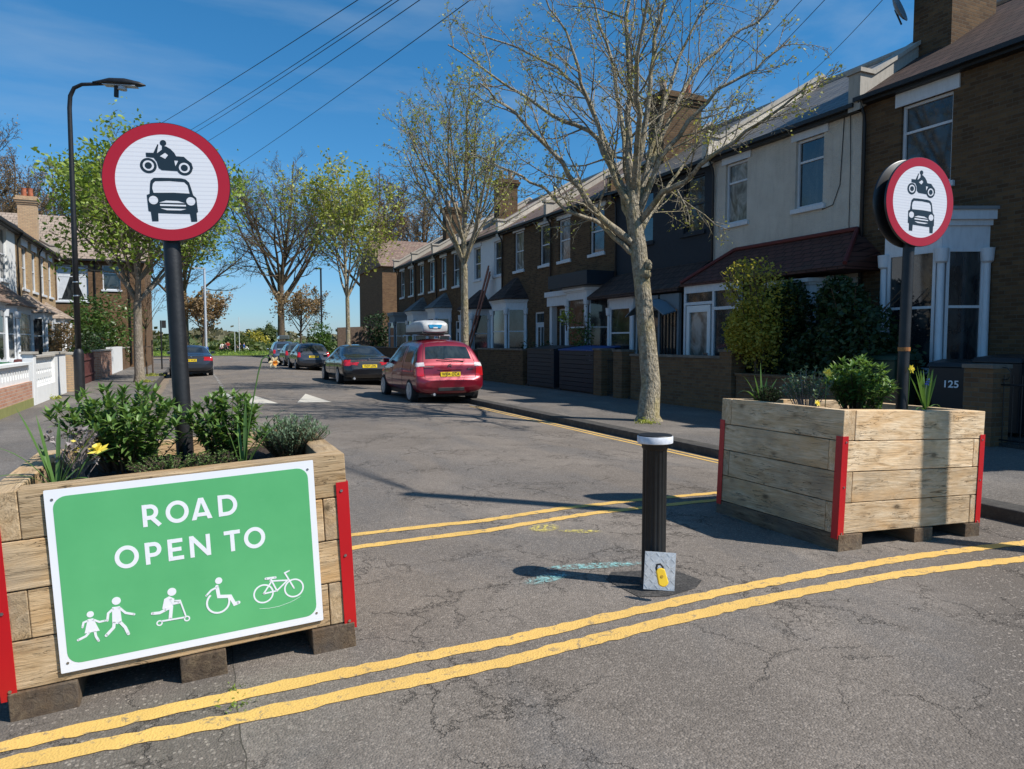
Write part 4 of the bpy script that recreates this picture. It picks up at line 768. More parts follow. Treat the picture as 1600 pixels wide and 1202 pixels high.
def wheelie(label,loc,rot,body,lid,num=None,group='wheelie bins',h=1.05,w_=.58,d=.7):
    t=thing('wheelie_bin',label,'bin',loc,(0,0,rot),group); m=MB()
    a,b=w_*.42,w_*.5; c,e=d*.40,d*.5
    m.add([(-a,-c,.06),(a,-c,.06),(a,c,.06),(-a,c,.06),(-b,-e,h*.9),(b,-e,h*.9),(b,e,h*.9),(-b,e,h*.9)],[(0,3,2,1),(4,5,6,7),(0,1,5,4),(1,2,6,5),(2,3,7,6),(3,0,4,7)]); m.build('body',body,t,bevel=.02)
    m=MB(); m.add([(-b-.03,-e-.04,h*.9),(b+.03,-e-.04,h*.9),(b+.03,e+.02,h*.9),(-b-.03,e+.02,h*.9),(-b,-e,h*.96),(b,-e,h*.96),(b,e,h),(-b,e,h)],[(0,3,2,1),(4,5,6,7),(0,1,5,4),(1,2,6,5),(2,3,7,6),(3,0,4,7)]); m.build('lid',lid,t,bevel=.015)
    for s in (-1,1): m=MB(); m.lathe([(.05,-.02),(.1,-.02),(.1,.02),(.05,.02)],14,(s*(a+.03),c,.1),'x'); m.build('wheel','rubber',t)
    m=MB(); m.tube([(-b*.8,e+.05,h*.88),(b*.8,e+.05,h*.88)],.015,6); m.build('handle',body,t)
    if num: text(num,.17,'board_white',t,(0,-e*.965-.012,h*.66),(math.pi/2-.05,0,0),off=.003)
    return t
wheelie('black wheelie bin behind the pierced block wall on the left',(-4.3,19.5,.05),1.4,'bin_black','bin_black')
wheelie('wheelie bin with a green lid behind the white wall',(-4.4,21.9,.05),1.5,'bin_black','bin_green')
wheelie('brown lidded bin beside the green lidded bin',(-4.4,25.0,.05),1.6,'bin_black','fence_red')

# right front gardens
simple('dark_stone',(.17,.14,.11),.9,0,.35,5)  # darker stone colour for the copings along the right pavement
GX=11.3; GR='garden walls along the right pavement'
def gw(label,y0,y1,z1,mat,cap='dark_stone',t_=.22): return wallbox('garden_wall',label,'wall',GX,y0,y1,z1,mat,t_,cap,GR)
gw('low brown brick garden wall just right of the big tree trunk',12.9,16.6,1.22,'brown_brick')
gw('square brick gate pier at the left end of the low wall beyond the big tree',16.9,17.35,1.33,'brown_brick','dark_stone',.42)
gw('square brick gate pier beside the dark bin stores',18.0,18.45,1.36,'brown_brick','dark_stone',.42)
gw('brick gate pier at the near end of the low wall',12.45,12.85,1.38,'brown_brick','dark_stone',.4)
gw('low brick wall hidden behind the green shrubs',8.4,12.4,.85,'brown_brick','brown_brick')
gw('brick gate pier behind the right planter beside the railings',6.72,7.17,1.2,'brown_brick','dark_stone',.42)
gw('brown brick garden wall behind the red car',23.7,28.2,1.3,'stock_brick')
gw('garden wall behind the black saloon',28.6,36,1.25,'stock_brick')
gw('garden wall at the far end of the terrace',36.4,49.5,1.25,'stock_brick')
t=thing('iron_gate','black iron gate between the two brick piers','gate',(GX,17.4,0)); m=MB()
for i in range(6): m.tube([(0,i*.1+.05,.08),(0,i*.1+.05,1.15)],.009,5)
m.tube([(0,0,.12),(0,.6,.12)],.014,6); m.tube([(0,0,1.05),(0,.6,1.05)],.014,6); m.build('bars','black_paint',t)
t=thing('railings','black iron railings with scrolled tops right of the planter','railing',(GX,2.2,0)); m=MB()
for i in range(36): m.tube([(0,i*.13+.06,.05),(0,i*.13+.06,1.1)],.009,5)
for z in (.1,.95): m.tube([(0,0,z),(0,4.7,z)],.014,6)
for i in range(12):
    c=.2+i*.39; m.tube([(0,c+.1*math.cos(a*.7),1.12+.1*math.sin(a*.7)) for a in range(8)],.008,4)
m.build('bars','black_paint',t)
for y0,y1,lb,lid in ((18.7,20.9,'dark slatted bin store with a blue lid showing','bin_blue'),(21.3,23.4,'dark slatted bin store nearer the red car','bin_black')):
    t=thing('bin_store',lb,'bin store',(GX-.05,y0,0),group='bin stores'); m=MB(); m.box(0,.9,0,.03,0,1.33); m.box(0,.9,y1-y0-.03,y1-y0,0,1.33)
    for i in range(9): m.box(-.02,0,0,y1-y0,.05+i*.143,.05+i*.143+.13)
    m.build('boards','navy_paint',t); m=MB(); m.add([(-.05,-.03,1.33),(-.05,y1-y0+.03,1.33),(.95,y1-y0+.03,1.45),(.95,-.03,1.45),(-.05,-.03,1.37),(-.05,y1-y0+.03,1.37),(.95,y1-y0+.03,1.49),(.95,-.03,1.49)],[(0,1,2,3),(4,7,6,5),(0,4,5,1),(3,2,6,7),(0,3,7,4),(1,5,6,2)]); m.build('lid',lid,t)
wheelie('black wheelie bin numbered 125 behind the right planter',(12.2,8.0,.05),R(-72),'bin_black','bin_black','125',h=1.25,w_=.7)
wheelie('black wheelie bin beside the one numbered 125',(12.4,7.25,.05),-math.pi/2,'bin_black','bin_black',h=1.35,w_=.75)
wheelie('dark green wheelie bin left of the one numbered 125',(12.0,9.2,.05),-math.pi/2,simple('bin_dkgreen',(.008,.035,.018),.5),'bin_dkgreen',h=1.35,w_=.8)
wheelie('covered black bin by the white porch door',(12.2,14.1,.05),-math.pi/2,'bin_black','bin_black')
def bush(name,label,cat,loc,parts,mat,seed,size,asp=.6,stems=7):
    t=thing(name,label,cat,loc); r=random.Random(seed); q=MB()
    for c,rad,n in parts: g=blob_leaves(r,n,c,rad,size,asp,.6,12); q.add(g.v,g.f)
    q.build('foliage',mat,t); m=MB(); c,rad,_=parts[0]
    for i in range(stems): m.tube([(r.gauss(0,.12),r.gauss(0,.12),0),(c[0]*.5+r.gauss(0,.2),c[1]*.5+r.gauss(0,.2),c[2]*.6),(c[0]+r.gauss(0,.5)*rad[0],c[1]+r.gauss(0,.5)*rad[1],c[2]+rad[2]*.6)],[.035,.025,.008],5)
    m.build('stem','bark_brown',t); return t
bush('shrub','golden green rounded shrub in front of the cream house','shrub',(11.55,12.0,0),[((-.1,0,2.45),(.95,.98,1.12),9500),((0,.1,1.65),(.7,.8,.9),3500)],'leaf_gold',91,.042)
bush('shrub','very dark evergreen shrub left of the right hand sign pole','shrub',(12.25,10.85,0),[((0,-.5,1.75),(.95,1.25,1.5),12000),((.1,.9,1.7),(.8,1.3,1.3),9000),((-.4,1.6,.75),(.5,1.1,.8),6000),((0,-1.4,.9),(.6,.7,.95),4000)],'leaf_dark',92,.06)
shrub('shrub','dark climbing plant low on the brown bay beside the sign pole','shrub',(12.2,9.9,.1),(.4,.6,1.2),1400,.05,'leaf_dark',93)
shrub('shrub','leafy climber on the bay left of the big trunk','shrub',(12.3,21.2,.1),(.4,.7,1.5),900,.05,'leaf_hedge',94,shell=.2)
shrub('shrub','low dark plants in the garden beyond the bin stores','shrub',(12.2,24.5,.1),(.5,1.6,.8),1200,.05,'leaf_dark',95)
shrub('shrub','small sunlit sprig hanging from the climber beside the brick house bay','shrub',(11.9,21.6,2.0),(.25,.35,.45),160,.05,'leaf_yellow',96,shell=.1,stems=1)
m=MB()
for i,(dx,dy) in enumerate(((0,0),(.1,.13),(-.02,.28),(.08,.4))): 
    a=Vector((12.1+dx,32.6+dy,.05)); b=Vector((13.3+dx*.3,31.9+dy*.6,4.9+.15*i)); d=(b-a); m.add([a+Vector((0,0,0)),a+Vector((0,.11,0)),b+Vector((0,.11,0)),b,a+Vector((.05,0,0)),a+Vector((.05,.11,0)),b+Vector((.05,.11,0)),b+Vector((.05,0,0))],[(0,3,2,1),(4,5,6,7),(0,1,5,4),(1,2,6,5),(2,3,7,6),(3,0,4,7)])
tag(m.build('planks','plank_red'),'bundle of long reddish planks leaning against the white house','planks')
t=thing('satellite_dish','grey satellite dish fixed beside the brick chimney at the top right','dish',(14.85,11.5,9.2)); m=MB(); m.lathe([(.02,0),(.15,.02),(.28,.06),(.36,.11),(.355,.115),(.02,.012)],28); o=m.build('dish','lead',t,smooth=True,rot=(R(70),0,R(20))); m=MB(); m.tube([(0,0,0),(.1,-.1,-.35)],.02,6); m.build('bracket','gutter_black',t)

# overhead cables and the pole they come from
t=thing('telegraph_pole','tall wooden telegraph pole on the right pavement outside the picture','pole',(7.6,1.98,0)); m=MB(); m.tube([(0,0,-.1),(0,0,4),(0,0,8.7)],[.125,.115,.10],14); m.build('shaft','bark_brown',t,smooth=True)
def cable(a,b,lb,sag=.3):
    a=Vector(a);b=Vector(b); m=MB(); m.tube([a.lerp(b,i/16)-Vector((0,0,sag*4*(i/16)*(1-i/16))) for i in range(17)],.011,4); tag(m.build('overhead_cable','plastic_black'),lb,'cable','overhead cables')
P0=(7.6,2,8.5)
for i,(p,D,lb) in enumerate((((225,205),40,'leftmost overhead cable crossing the sky'),((285,208),42,'second overhead cable from the left'),((292,212),42.6,'third overhead cable from the left close to the second'),((318,222),45,'fourth overhead cable from the left'),((352,268),50,'lowest overhead cable passing right of the round sign'))):
    q=at(*p,D); d=(q-Vector(P0)); cable(P0,q+d*.15,lb,.25)
for i,(a,b,lb) in enumerate((((1225,-10),(1045,185),'first cable behind the big tree crown'),((1262,-10),(1060,200),'second cable behind the big tree crown'),((1298,-10),(1075,215),'third cable behind the big tree crown'),((1388,-10),(1255,125),'cable running down to the cream house roof'))): cable(at(*a,22),at(*b,34),lb,.1)
# PART2

# ---------------------------------------------------------------- timber planters
def planter(name,label,loc,rot,W_,D,H,feet,oak='oak_beam'):
    t=thing(name,label,'planter',loc,rot,'timber planters blocking the road'); ft=.13; hc=(H-ft)/4; tk=.13; r=random.Random(int(W_*1000)); g=.0018
    def beam(x0,x1,y0,y1,z0,z1,mat='oak_beam',nm='timber'):
        L_=x1-x0; D_=y1-y0; c=((x0+x1)/2,(y0+y1)/2,(z0+z1)/2); along=L_>=D_
        a=(L_ if along else D_)/2; b=(D_ if along else L_)/2; h=(z1-z0)/2; m=MB()
        # long timber with slightly uneven edges
        n=8; vs=[]
        for i in range(n+1):
            x=-a+2*a*i/n; j=[r.uniform(-.0022,.0022) for _ in range(4)]
            vs+=[(x,-b+j[0],-h+abs(j[1])),(x,b-abs(j[2]),-h+abs(j[3])),(x,b-abs(j[1]),h-abs(j[0])),(x,-b+j[2],h-abs(j[3]))]
        fs=[(i*4+k,(i+1)*4+k,(i+1)*4+(k+1)%4,i*4+(k+1)%4) for i in range(n) for k in range(4)]+[(0,1,2,3),(n*4+3,n*4+2,n*4+1,n*4)]
        m.add(vs,[f[::-1] for f in fs]); return m.build(nm,mat,t,bevel=.005,loc=c,rot=(0,0,0 if along else math.pi/2))
    for k in range(4):
        z0=ft+k*hc+g; z1=ft+(k+1)*hc-g; mat=oak; odd=(3-k)%2==0
        if odd: q=[(tk,W_,0,tk),(W_-tk,W_,tk,D),(0,W_-tk,D-tk,D),(0,tk,0,D-tk)]
        else: q=[(0,W_-tk,0,tk),(W_-tk,W_,0,D-tk),(tk,W_,D-tk,D),(0,tk,tk,D)]
        for a in q:
            e=r.uniform(-.003,.003); beam(a[0]+g+(e if a[2]>0 and a[0]==0 else 0),a[1]-g,a[2]+g+(e if a[3]<D/2 and a[2]==0 else 0),a[3]-g,z0,z1,oak)
    for (x0,x1) in feet: beam(x0,x1,-.012,D+.012,-.045,ft-.001,'foot_beam','foot')
    m=MB(); m.box(tk,W_-tk,tk,D-tk,ft+.01,ft+.03); 
    # uneven soil
    n=16; vs=[(tk-.02+(W_-2*tk+.04)*i/n,tk-.02+(D-2*tk+.04)*j/n,H-.10+.03*math.sin(i*1.7+j)+r.uniform(-.012,.012)) for j in range(n+1) for i in range(n+1)]
    m=MB(); m.add(vs,[(j*(n+1)+i,j*(n+1)+i+1,(j+1)*(n+1)+i+1,(j+1)*(n+1)+i) for j in range(n) for i in range(n)]); m.build('soil','soil',t,smooth=True)
    w_=.058; th=.004
    for sx in (0,1):
        for sy in (0,1):
            X=W_*sx; Y=D*sy; dx=1 if sx==0 else -1; dy=1 if sy==0 else -1; o=.006; m=MB()
            xa,xb=sorted((X-dx*o,X+dx*w_)); ya,yb=sorted((Y-dy*o,Y+dy*w_)); m.box(xa,xb,*sorted((Y-dy*o,Y-dy*(o-th))),.095,.895); m.box(*sorted((X-dx*o,X-dx*(o-th))),*sorted((Y-dy*(o-th),Y+dy*w_)),.095,.895)
            s=m.build('corner_strip','strip_red',t,bevel=.001)
            for z in (.14,.5,.85):
                m=MB(); m.lathe([(.0075,0),(.0075,.003),(.004,.005)],10,(0,0,0),'y'); b=m.build('bolt','steel',s,loc=(X+dx*w_*.55,Y-dy*(o+.005 if sy==0 else o-.0),z))
    return t
LP=(-.807,3.730,-.105); LR=(.006,-.048,.002)
RP=(4.505,3.847,-.018); RRt=(-.005,.044,-.011)
pA=planter('timber_planter','timber planter with the green road open to board on its front',LP,LR,1.58,1.283,1.045,[(.02,.29),(.72,.93),(1.35,1.575)],'oak_brown')
pB=planter('timber_planter','timber planter on the right with a post shadow across its front',RP,RRt,1.693,1.388,1.10,[(0,.26),(.86,1.08),(1.5,1.69)])
ML=Matrix.Translation(LP)@Euler(LR).to_matrix().to_4x4(); MR=Matrix.Translation(RP)@Euler(RRt).to_matrix().to_4x4()
# the green board
sb=thing('notice_board','green board reading road open to with white walking, scooter, wheelchair and bicycle symbols','sign',tuple(ML@Vector((.2315,-.007,.175))),LR)
BW,BH=1.181,.855
def rrect(x0,x1,z0,z1,r_,n=6):
    P=[]
    for cx_,cz,a in ((x1-r_,z1-r_,0),(x0+r_,z1-r_,90),(x0+r_,z0+r_,180),(x1-r_,z0+r_,270)): P+=arc(cx_,cz,r_,r_,a,a+90,n)
    return P
m=MB(); m.plate(rrect(0,BW,0,BH,.004,2),-.004,0); m.build('panel','board_white',sb)
m=MB(); m.plate(rrect(.031,BW-.031,.036,BH-.034,.055),-.0046,-.0041); m.build('green_field','board_green',sb)
sxx,szz=.984,1.068
def bu(p): return (p[0]*sxx,p[1]*szz)
ly0,ly1=-.0054,-.0047
def letter(strokes,w_=.019,name='letter'):
    m=MB(); i=0
    for st in strokes:
        cl=False
        if st[0]=='c': cl=True; st=st[1:]
        stroke(m,[bu(p) for p in st],w_,ly0-.0002*i,ly1-.0002*i,cl); i+=1
    return m.build(name,'board_white',sb)
def O_(cx_,cz): return ['c']+[(cx_+.0415*math.cos(a*math.pi/18),cz+.042*math.sin(a*math.pi/18)) for a in range(36)]
def bowl(x,zt,zb,wd): # D-shaped bowl from stem x, open polyline
    h=(zt-zb)/2; rr=min(h,wd*.75); return [(x,zt)]+[(x+wd-rr+rr*math.cos(R(90-a*15)),(zt+zb)/2+h*math.sin(R(90-a*15))) for a in range(13)]+[(x,zb)]
z0,z1=.587,.686
letter([[(.399,z0),(.399,z1)],bowl(.399,z1-.0095,.626,.050),[(.428,.626),(.462,z0)]]); letter([O_(.541,.6365)]); m=MB()
for sg in (-1,1): m.plate([bu(p) for p in ((.6495+sg*.047,z0),(.6495+sg*.0255,z0),(.6495-sg*.0015,z1-.018),(.6495-sg*.0015,z1),(.6495+sg*.0115,z1))],ly0-.0002*(sg>0),ly1-.0002*(sg>0))
m.plate([bu(p) for p in ((.624,.601),(.675,.601),(.670,.618),(.629,.618))],ly0-.0004,ly1-.0004); m.build('letter','board_white',sb)
letter([[(.736,z0),(.736,z1)],bowl(.736,z1-.0095,z0+.0095,.070)])
z0,z1=.416,.515
letter([O_(.309,.4655)]); letter([[(.397,z0),(.397,z1)],bowl(.397,z1-.0095,.457,.052)]); letter([[(.496,z0),(.496,z1)],[(.496,z1-.0095),(.553,z1-.0095)],[(.496,.466),(.546,.466)],[(.496,z0+.0095),(.555,z0+.0095)]]); letter([[(.593,z0),(.593,z1)],[(.593,z1-.004),(.668,z0+.004)],[(.668,z0),(.668,z1)]]); letter([[(.780,z0),(.780,z1)],[(.742,z1-.0095),(.818,z1-.0095)]]); letter([O_(.886,.464)])
def sym(polys,name,discs=(),strokes=(),rings=()):
    m=MB(); k=0
    for p in polys: m.plate([bu(q) for q in p],ly0-k*.00015,ly1-k*.00015); k+=1
    for c,r_ in discs: disc(m,bu(c),r_,ly0-k*.00015,ly1-k*.00015); k+=1
    for c,r_,w_ in rings: ring(m,bu(c),r_,w_,ly0-k*.00015,ly1-k*.00015); k+=1
    for p,w_ in strokes:
        stroke(m,[bu(q) for q in p],w_,ly0-k*.00015,ly1-k*.00015)
        for e in (p[0],p[-1]): disc(m,bu(e),w_/2,ly0-k*.00015,ly1-k*.00015,12)
        k+=1
    return m.build(name,'board_white',sb)
S=.0125
sym([[(.126,.218),(.148,.218),(.170,.158),(.108,.158)]],'child_symbol',[((.138,.238),.0145)],[([(.128,.212),(.108,.207),(.102,.187)],.009),([(.148,.212),(.172,.197),(.196,.198)],.009),([(.128,.160),(.112,.145),(.080,.134)],.0105),([(.150,.160),(.153,.135),(.162,.115)],.0105)])
sym([[(.229,.252),(.262,.250),(.264,.185),(.246,.172),(.224,.182)]],'adult_symbol',[((.249,.277),.0185)],[([(.234,.245),(.211,.228),(.205,.197)],.0105),([(.258,.245),(.283,.216),(.318,.203)],.0105),([(.233,.185),(.228,.160),(.195,.131)],.0135),([(.255,.182),(.276,.152),(.287,.120)],.0135)])
sym([[(.452,.247),(.474,.256),(.497,.240),(.482,.200),(.455,.192),(.440,.205)]],'scooter_symbol',[((.488,.274),.0195),],[([(.480,.243),(.492,.219),(.515,.219)],.0115),([(.452,.200),(.480,.203),(.471,.150)],.0155),([(.455,.197),(.427,.188),(.396,.191)],.0135),([(.497,.231),(.521,.228),(.541,.150)],.007),([(.432,.148),(.536,.146)],.008)],[((.423,.141),.011,.006),((.545,.138),.011,.006)])
sym([],'wheelchair_symbol',[((.702,.288),.0165)],[([(.692,.262),(.697,.213),(.750,.205),(.768,.164),(.787,.168)],.0165),([(.690,.258),(.664,.249),(.640,.228)],.009)],[])
m=MB(); P=[bu((.692+.052*math.cos(R(a)),.187+.050*math.sin(R(a)))) for a in range(128,382,12)]; stroke(m,P,.009,ly0-.001,ly1-.001); m.build('wheelchair_symbol','board_white',sb)
sym([],'bicycle_symbol',[],[([(.909,.187),(.953,.241),(.975,.190),(.909,.187)],.0075),([(.946,.243),(1.031,.232),(.975,.190)],.0075),([(1.061,.188),(1.020,.270),(1.042,.277)],.0075),([(.925,.258),(.972,.256)],.012),([(.975,.190),(.948,.256)],.0075)],[((.909,.187),.0455,.0075),((1.061,.188),.0455,.0075)])
m=MB(); stroke(m,[bu(p) for p in ((.885,.118),(.93,.112),(.98,.112),(1.03,.12),(1.06,.128),(1.09,.14))],.0012,ly0,ly1); m.build('scratch','board_white',sb)
for x,z in ((.03,.81),(BW-.03,BH-.045),(BW-.032,.045),(.03,.045)):
    m=MB(); disc(m,(x,z),.006,-.0062,-.004,12); m.build('screw','steel',sb)
# round prohibition signs
def pic(p,r_): return ((p[0]-645)/543*r_,-(p[1]-600-.036*(p[0]-645))/505*r_)
def round_face(par,r_,yf):
    m=MB(); m.lathe([(r_*.99,yf+.022),(r_,yf+.018),(r_,yf+.002),(r_*.995,yf)],72,(0,0,0),'y'); pl=m.build('plate','black_paint',par,smooth=40)
    m=MB(); disc(m,(0,0),r_*.82,yf-.0006,yf-.0001,72); m.build('white_field','sign_white',pl)
    m=MB(); ring(m,(0,0),r_*.893,r_*.19,yf-.0012,yf-.0001,96); m.build('red_border','sign_red',pl)
    k=yf-.0018; q=lambda L_:[pic(p,r_) for p in L_]
    m=MB(); a=dict(y0=k,y1=k+.001)
    def cd(mb,c,rr,y): disc(mb,pic(c,r_),rr/524*r_,y,y+.0008,28)
    cd(m,(495,458),67,k); cd(m,(797,480),67,k); cd(m,(633,268),26,k-.0002)
    m.plate(q([(482,350),(545,352),(585,278),(592,284),(577,345),(575,355),(620,322),(622,292),(655,297),(690,318),(720,350),(735,380),(800,385),(825,410),(862,440),(872,487),(858,485),(845,450),(815,425),(770,432),(742,462),(735,506),(605,497),(580,478),(568,425),(545,392),(483,384)]),k-.0004,k)
    mo=m.build('motorcycle_symbol','sign_black',pl)
    m=MB(); k2=k-.0010
    for c in ((495,458),(797,480)): n_=MB(); cd(n_,c,45,k2-.0003); w_=n_.build('wheel_gap','sign_white',mo); n_=MB(); cd(n_,c,29,k2-.0012); n_.build('hub','sign_black',w_).parent=mo
    m.plate(q([(598,380),(643,352),(666,372),(640,402)]),k2-.0003,k2); m.build('symbol_gap','sign_white',mo); m=MB(); m.plate(q([(716,418),(748,420),(738,438),(722,465)]),k2-.0003,k2); m.build('symbol_gap','sign_white',mo)
    m=MB(); m.plate(q([(487,695),(497,612),(505,582),(530,562),(600,562),(760,568),(800,578),(828,605),(840,650),(855,715),(880,738),(886,860),(873,866),(873,942),(822,942),(815,875),(745,872),(545,860),(543,930),(490,928),(485,848),(466,840),(462,705)]),k-.0004,k); ca=m.build('car_symbol','sign_black',pl)
    m=MB(); y=k-.0010
    for P_ in ([(540,592),(660,592),(785,603),(812,632),(824,700),(690,690),(520,688),(512,650),(520,612)],[(560,772),(620,756),(720,762),(778,782)],[(566,785),(785,797),(785,810),(566,800)],[(567,820),(787,832),(740,843),(620,838)]): m=MB(); m.plate(q(P_),y,y+.0006); m.build('symbol_gap','sign_white',ca)
    for c in ((514,750),(830,767)): m=MB(); cd(m,c,37,y); m.build('headlight_gap','sign_white',ca)
    return pl
def pole(par,a,b,r_,mat='pole_black',name='pole'):
    m=MB(); m.tube([a,Vector(a).lerp(Vector(b),.5),b],r_,20); return m.build(name,mat,par,smooth=40)
pb_=ML@Vector((.76,.72,.9)); c1=at(262,285,4.16); b1=at(287,670,4.25); top=b1+(at(268,375,4.25)-b1)*1.42
bot=b1+(b1-top)*.12
s1=thing('road_sign','large sunlit round no motor vehicles sign on a black pole in the left planter','sign',tuple(bot),(0,0,0))
pole(s1,(0,0,0),tuple(top-bot),.049)
f=thing('sign_face',None,None); f.parent=s1; f.location=tuple(c1-bot); f.rotation_euler=(0,-.047,R(-5))
pl_=round_face(s1,.345,0); pl_.location=tuple(c1-bot); pl_.rotation_euler=(0,-.047,R(-5)); bpy.data.objects.remove(f)
m=MB(); m.box(-.09,.09,.02,.045,-.16,-.12); m.box(-.09,.09,.02,.045,.12,.16); m.build('bracket','galv',s1,loc=tuple(c1-bot),rot=(0,-.047,R(-5)))
c2=at(1438,316,6.30); b2=at(1408,645,6.38); t2=at(1420,385,6.38); d2=(t2-b2); bt2=b2-d2*.12; tp2=b2+d2*1.42
s2=thing('road_sign','back to back round no motor vehicles signs on the right planter pole','sign',tuple(bt2))
pole(s2,(0,0,0),tuple(tp2-bt2),.048)
p2=round_face(s2,.395,0); p2.location=tuple(c2-bt2); p2.rotation_euler=(0,.04,R(-6))
m=MB(); m.lathe([(.39,.0),(.395,.004),(.395,.02),(.39,.024)],72,(0,0,0),'y'); m.build('back_plate','black_paint',s2,smooth=40,loc=tuple(c2-bt2+Vector((-.012,.105,0))),rot=(0,.04,R(-6)))
m=MB(); m.box(-.1,.1,.022,.105,-.2,-.16); m.box(-.1,.1,.022,.105,.16,.2); m.build('bracket','galv',s2,loc=tuple(c2-bt2),rot=(0,.04,R(-6)))
m=MB(); m.tube([(0,0,0),(.0,0,.035)],.052,20); m.build('sticker',simple('label_orange',(.35,.13,.03),.6,var=.4,scale=40),s2,loc=tuple((b2-bt2)+d2*.37),smooth=40)
# bollard
bo=thing('bollard','black fluted bollard with a white banded cap in the middle of the road','bollard',(2.75,3.79,-.004))
m=MB(); k=96
prof=[(.088,0),(.088,.02),(.079,.03),(.079,.04),(.078,.9),(.078,.905),(.086,.915),(.086,.93),(.092,.945)]
vs=[]
for i,(r_,z) in enumerate(prof):
    for j in range(k):
        a=2*math.pi*j/k; rr=r_-(.0075*(.5+.5*math.cos(16*a)) if i in (3,4) else 0); vs.append((rr*math.cos(a),rr*math.sin(a),z))
m.add(vs,[(i*k+j,i*k+(j+1)%k,(i+1)*k+(j+1)%k,(i+1)*k+j) for i in range(len(prof)-1) for j in range(k)]+[tuple((len(prof)-1)*k+j for j in range(k))]); m.build('shaft','bollard_black',bo,smooth=50)
m=MB(); m.lathe([(.06,.945),(.112,.947),(.116,.95),(.116,.990),(.113,.994)],48); m.build('white_band','band_white',bo,smooth=40)
m=MB(); m.lathe([(.112,.9942),(.108,1.0),(.05,1.006),(.001,1.007)],48); m.build('cap','bollard_black',bo,smooth=40)
m=MB(); n=MB(); 
m.plate([(-.1,0),(.1,0),(.1,.24),(-.1,.24)],-.003,.003); pt=m.build('metal_plate','galv',None,loc=(2.69,3.648,.012),rot=(R(-8),R(4),R(-24)))
for i in range(6):
    for j in range(7):
        x=-.085+i*.034; z=.02+j*.034; s_=1 if (i+j)%2 else -1; n.plate([(x-.011,z-s_*.009),(x-.009,z-s_*.012),(x+.011,z+s_*.009),(x+.009,z+s_*.012)],-.0048,-.0031)
n.build('tread','tread_bar' if 'tread_bar' in M else simple('tread_bar',(.62,.65,.67),.4,.2),pt)
tag(pt,'pale chequered steel plate leaning on the foot of the bollard','metal plate')
lk=thing('padlock','yellow padlock lying against the steel plate','padlock',tuple(at(1035,908,4.36)),(R(-15),R(-12),R(-24)))
m=MB(); P=arc(0,0.0,.034,.034,200,340,8)+arc(0,.055,.030,.025,20,160,8); m.plate(P,-.020,.008); b_=m.build('body','lock_yellow',lk,bevel=.006,loc=(0,-.01,0))
m=MB(); disc(m,(0,0),.009,-.0225,-.020,20); m.build('keyhole',simple('lock_dark',(.45,.27,.02),.5),lk,loc=(0,-.01,.03))
m=MB(); m.tube([(-.02,0,.06),(-.02,0,.085),(-.01,0,.102),(.01,0,.102),(.02,0,.085),(.02,0,.06)],.007,8); m.build('shackle','plastic_black',lk,smooth=True,loc=(0,-.014,0))

# ---------------------------------------------------------------- plants in the planters
def bx(px,Y,py=600):
    d=Fv+Rv*((px-800)/1100)+Uv*((601-py)/1100); return d.x/d.y*Y
def leafstrip(m,base,d,up,L_,w_,bend,n=4,fold=.25):
    d=d.normalized(); side=d.cross(up); side=side.normalized() if side.length>1e-5 else d.orthogonal().normalized(); nn=side.cross(d); p=Vector(base); vs=[]
    for i in range(n+1):
        t_=i/n; wd=w_*math.sin(math.pi*(.08+.92*t_)**.75)*(1 if i<n else 0)+.0004; vs+=[p+side*wd+nn*wd*fold,p,p-side*wd+nn*wd*fold]
        d=(d+Vector((0,0,-bend/n))).normalized(); nn=side.cross(d); p=p+d*L_/n
    m.add(vs,[f for i in range(n) for f in ((i*3,i*3+3,i*3+4,i*3+1),(i*3+1,i*3+4,i*3+5,i*3+2))])
def leafy(name,label,base,h,rad,stems,nodes,L_,w_,mat,seed,cat='shrub',group=None,stemm='bark_brown',bend=.8,lean=.5,n=3,lo=.2,flop=0):
    t=thing(name,label,cat,base,group=group); r=random.Random(seed); m=MB(); s=MB()
    for i in range(stems):
        a=r.uniform(0,6.283); ro=rad*math.sqrt(r.random()); hh=h*r.uniform(.6,1.03)*(1-.35*(ro/rad)**2); p0=Vector((ro*.35*math.cos(a),ro*.35*math.sin(a),-.02)); p2=Vector((ro*math.cos(a),ro*math.sin(a),hh)); p1=p0.lerp(p2,.5)+Vector((0,0,hh*.12))
        s.tube([p0,p1,p2],[.004,.003,.0016],4,cap=False)
        for j in range(nodes):
            f=lo+(1-lo)*(j+r.random())/nodes; q=(p0.lerp(p1,f*2) if f<.5 else p1.lerp(p2,f*2-1)); b=r.uniform(0,6.283)+j*2.4; el=r.uniform(.0,.9)*(.5+f)
            d=Vector((math.cos(b)*math.cos(el),math.sin(b)*math.cos(el),math.sin(el))); k_=r.uniform(.65,1.2)*(.7+.3*math.sin(math.pi*f)); leafstrip(m,q,d,Vector((0,0,1)),L_*k_,w_*k_,bend*r.uniform(.3,1.3),n)
        for j in range(5):  # rosette at the tip
            b=j*1.257+r.random(); el=r.uniform(.5,1.2); leafstrip(m,p2,Vector((math.cos(b)*math.cos(el),math.sin(b)*math.cos(el),math.sin(el))),Vector((0,0,1)),L_*.9*r.uniform(.8,1.15),w_*.85,bend*.6,n)
    m.build('foliage',mat,t); s.build('stem',stemm,t); return t
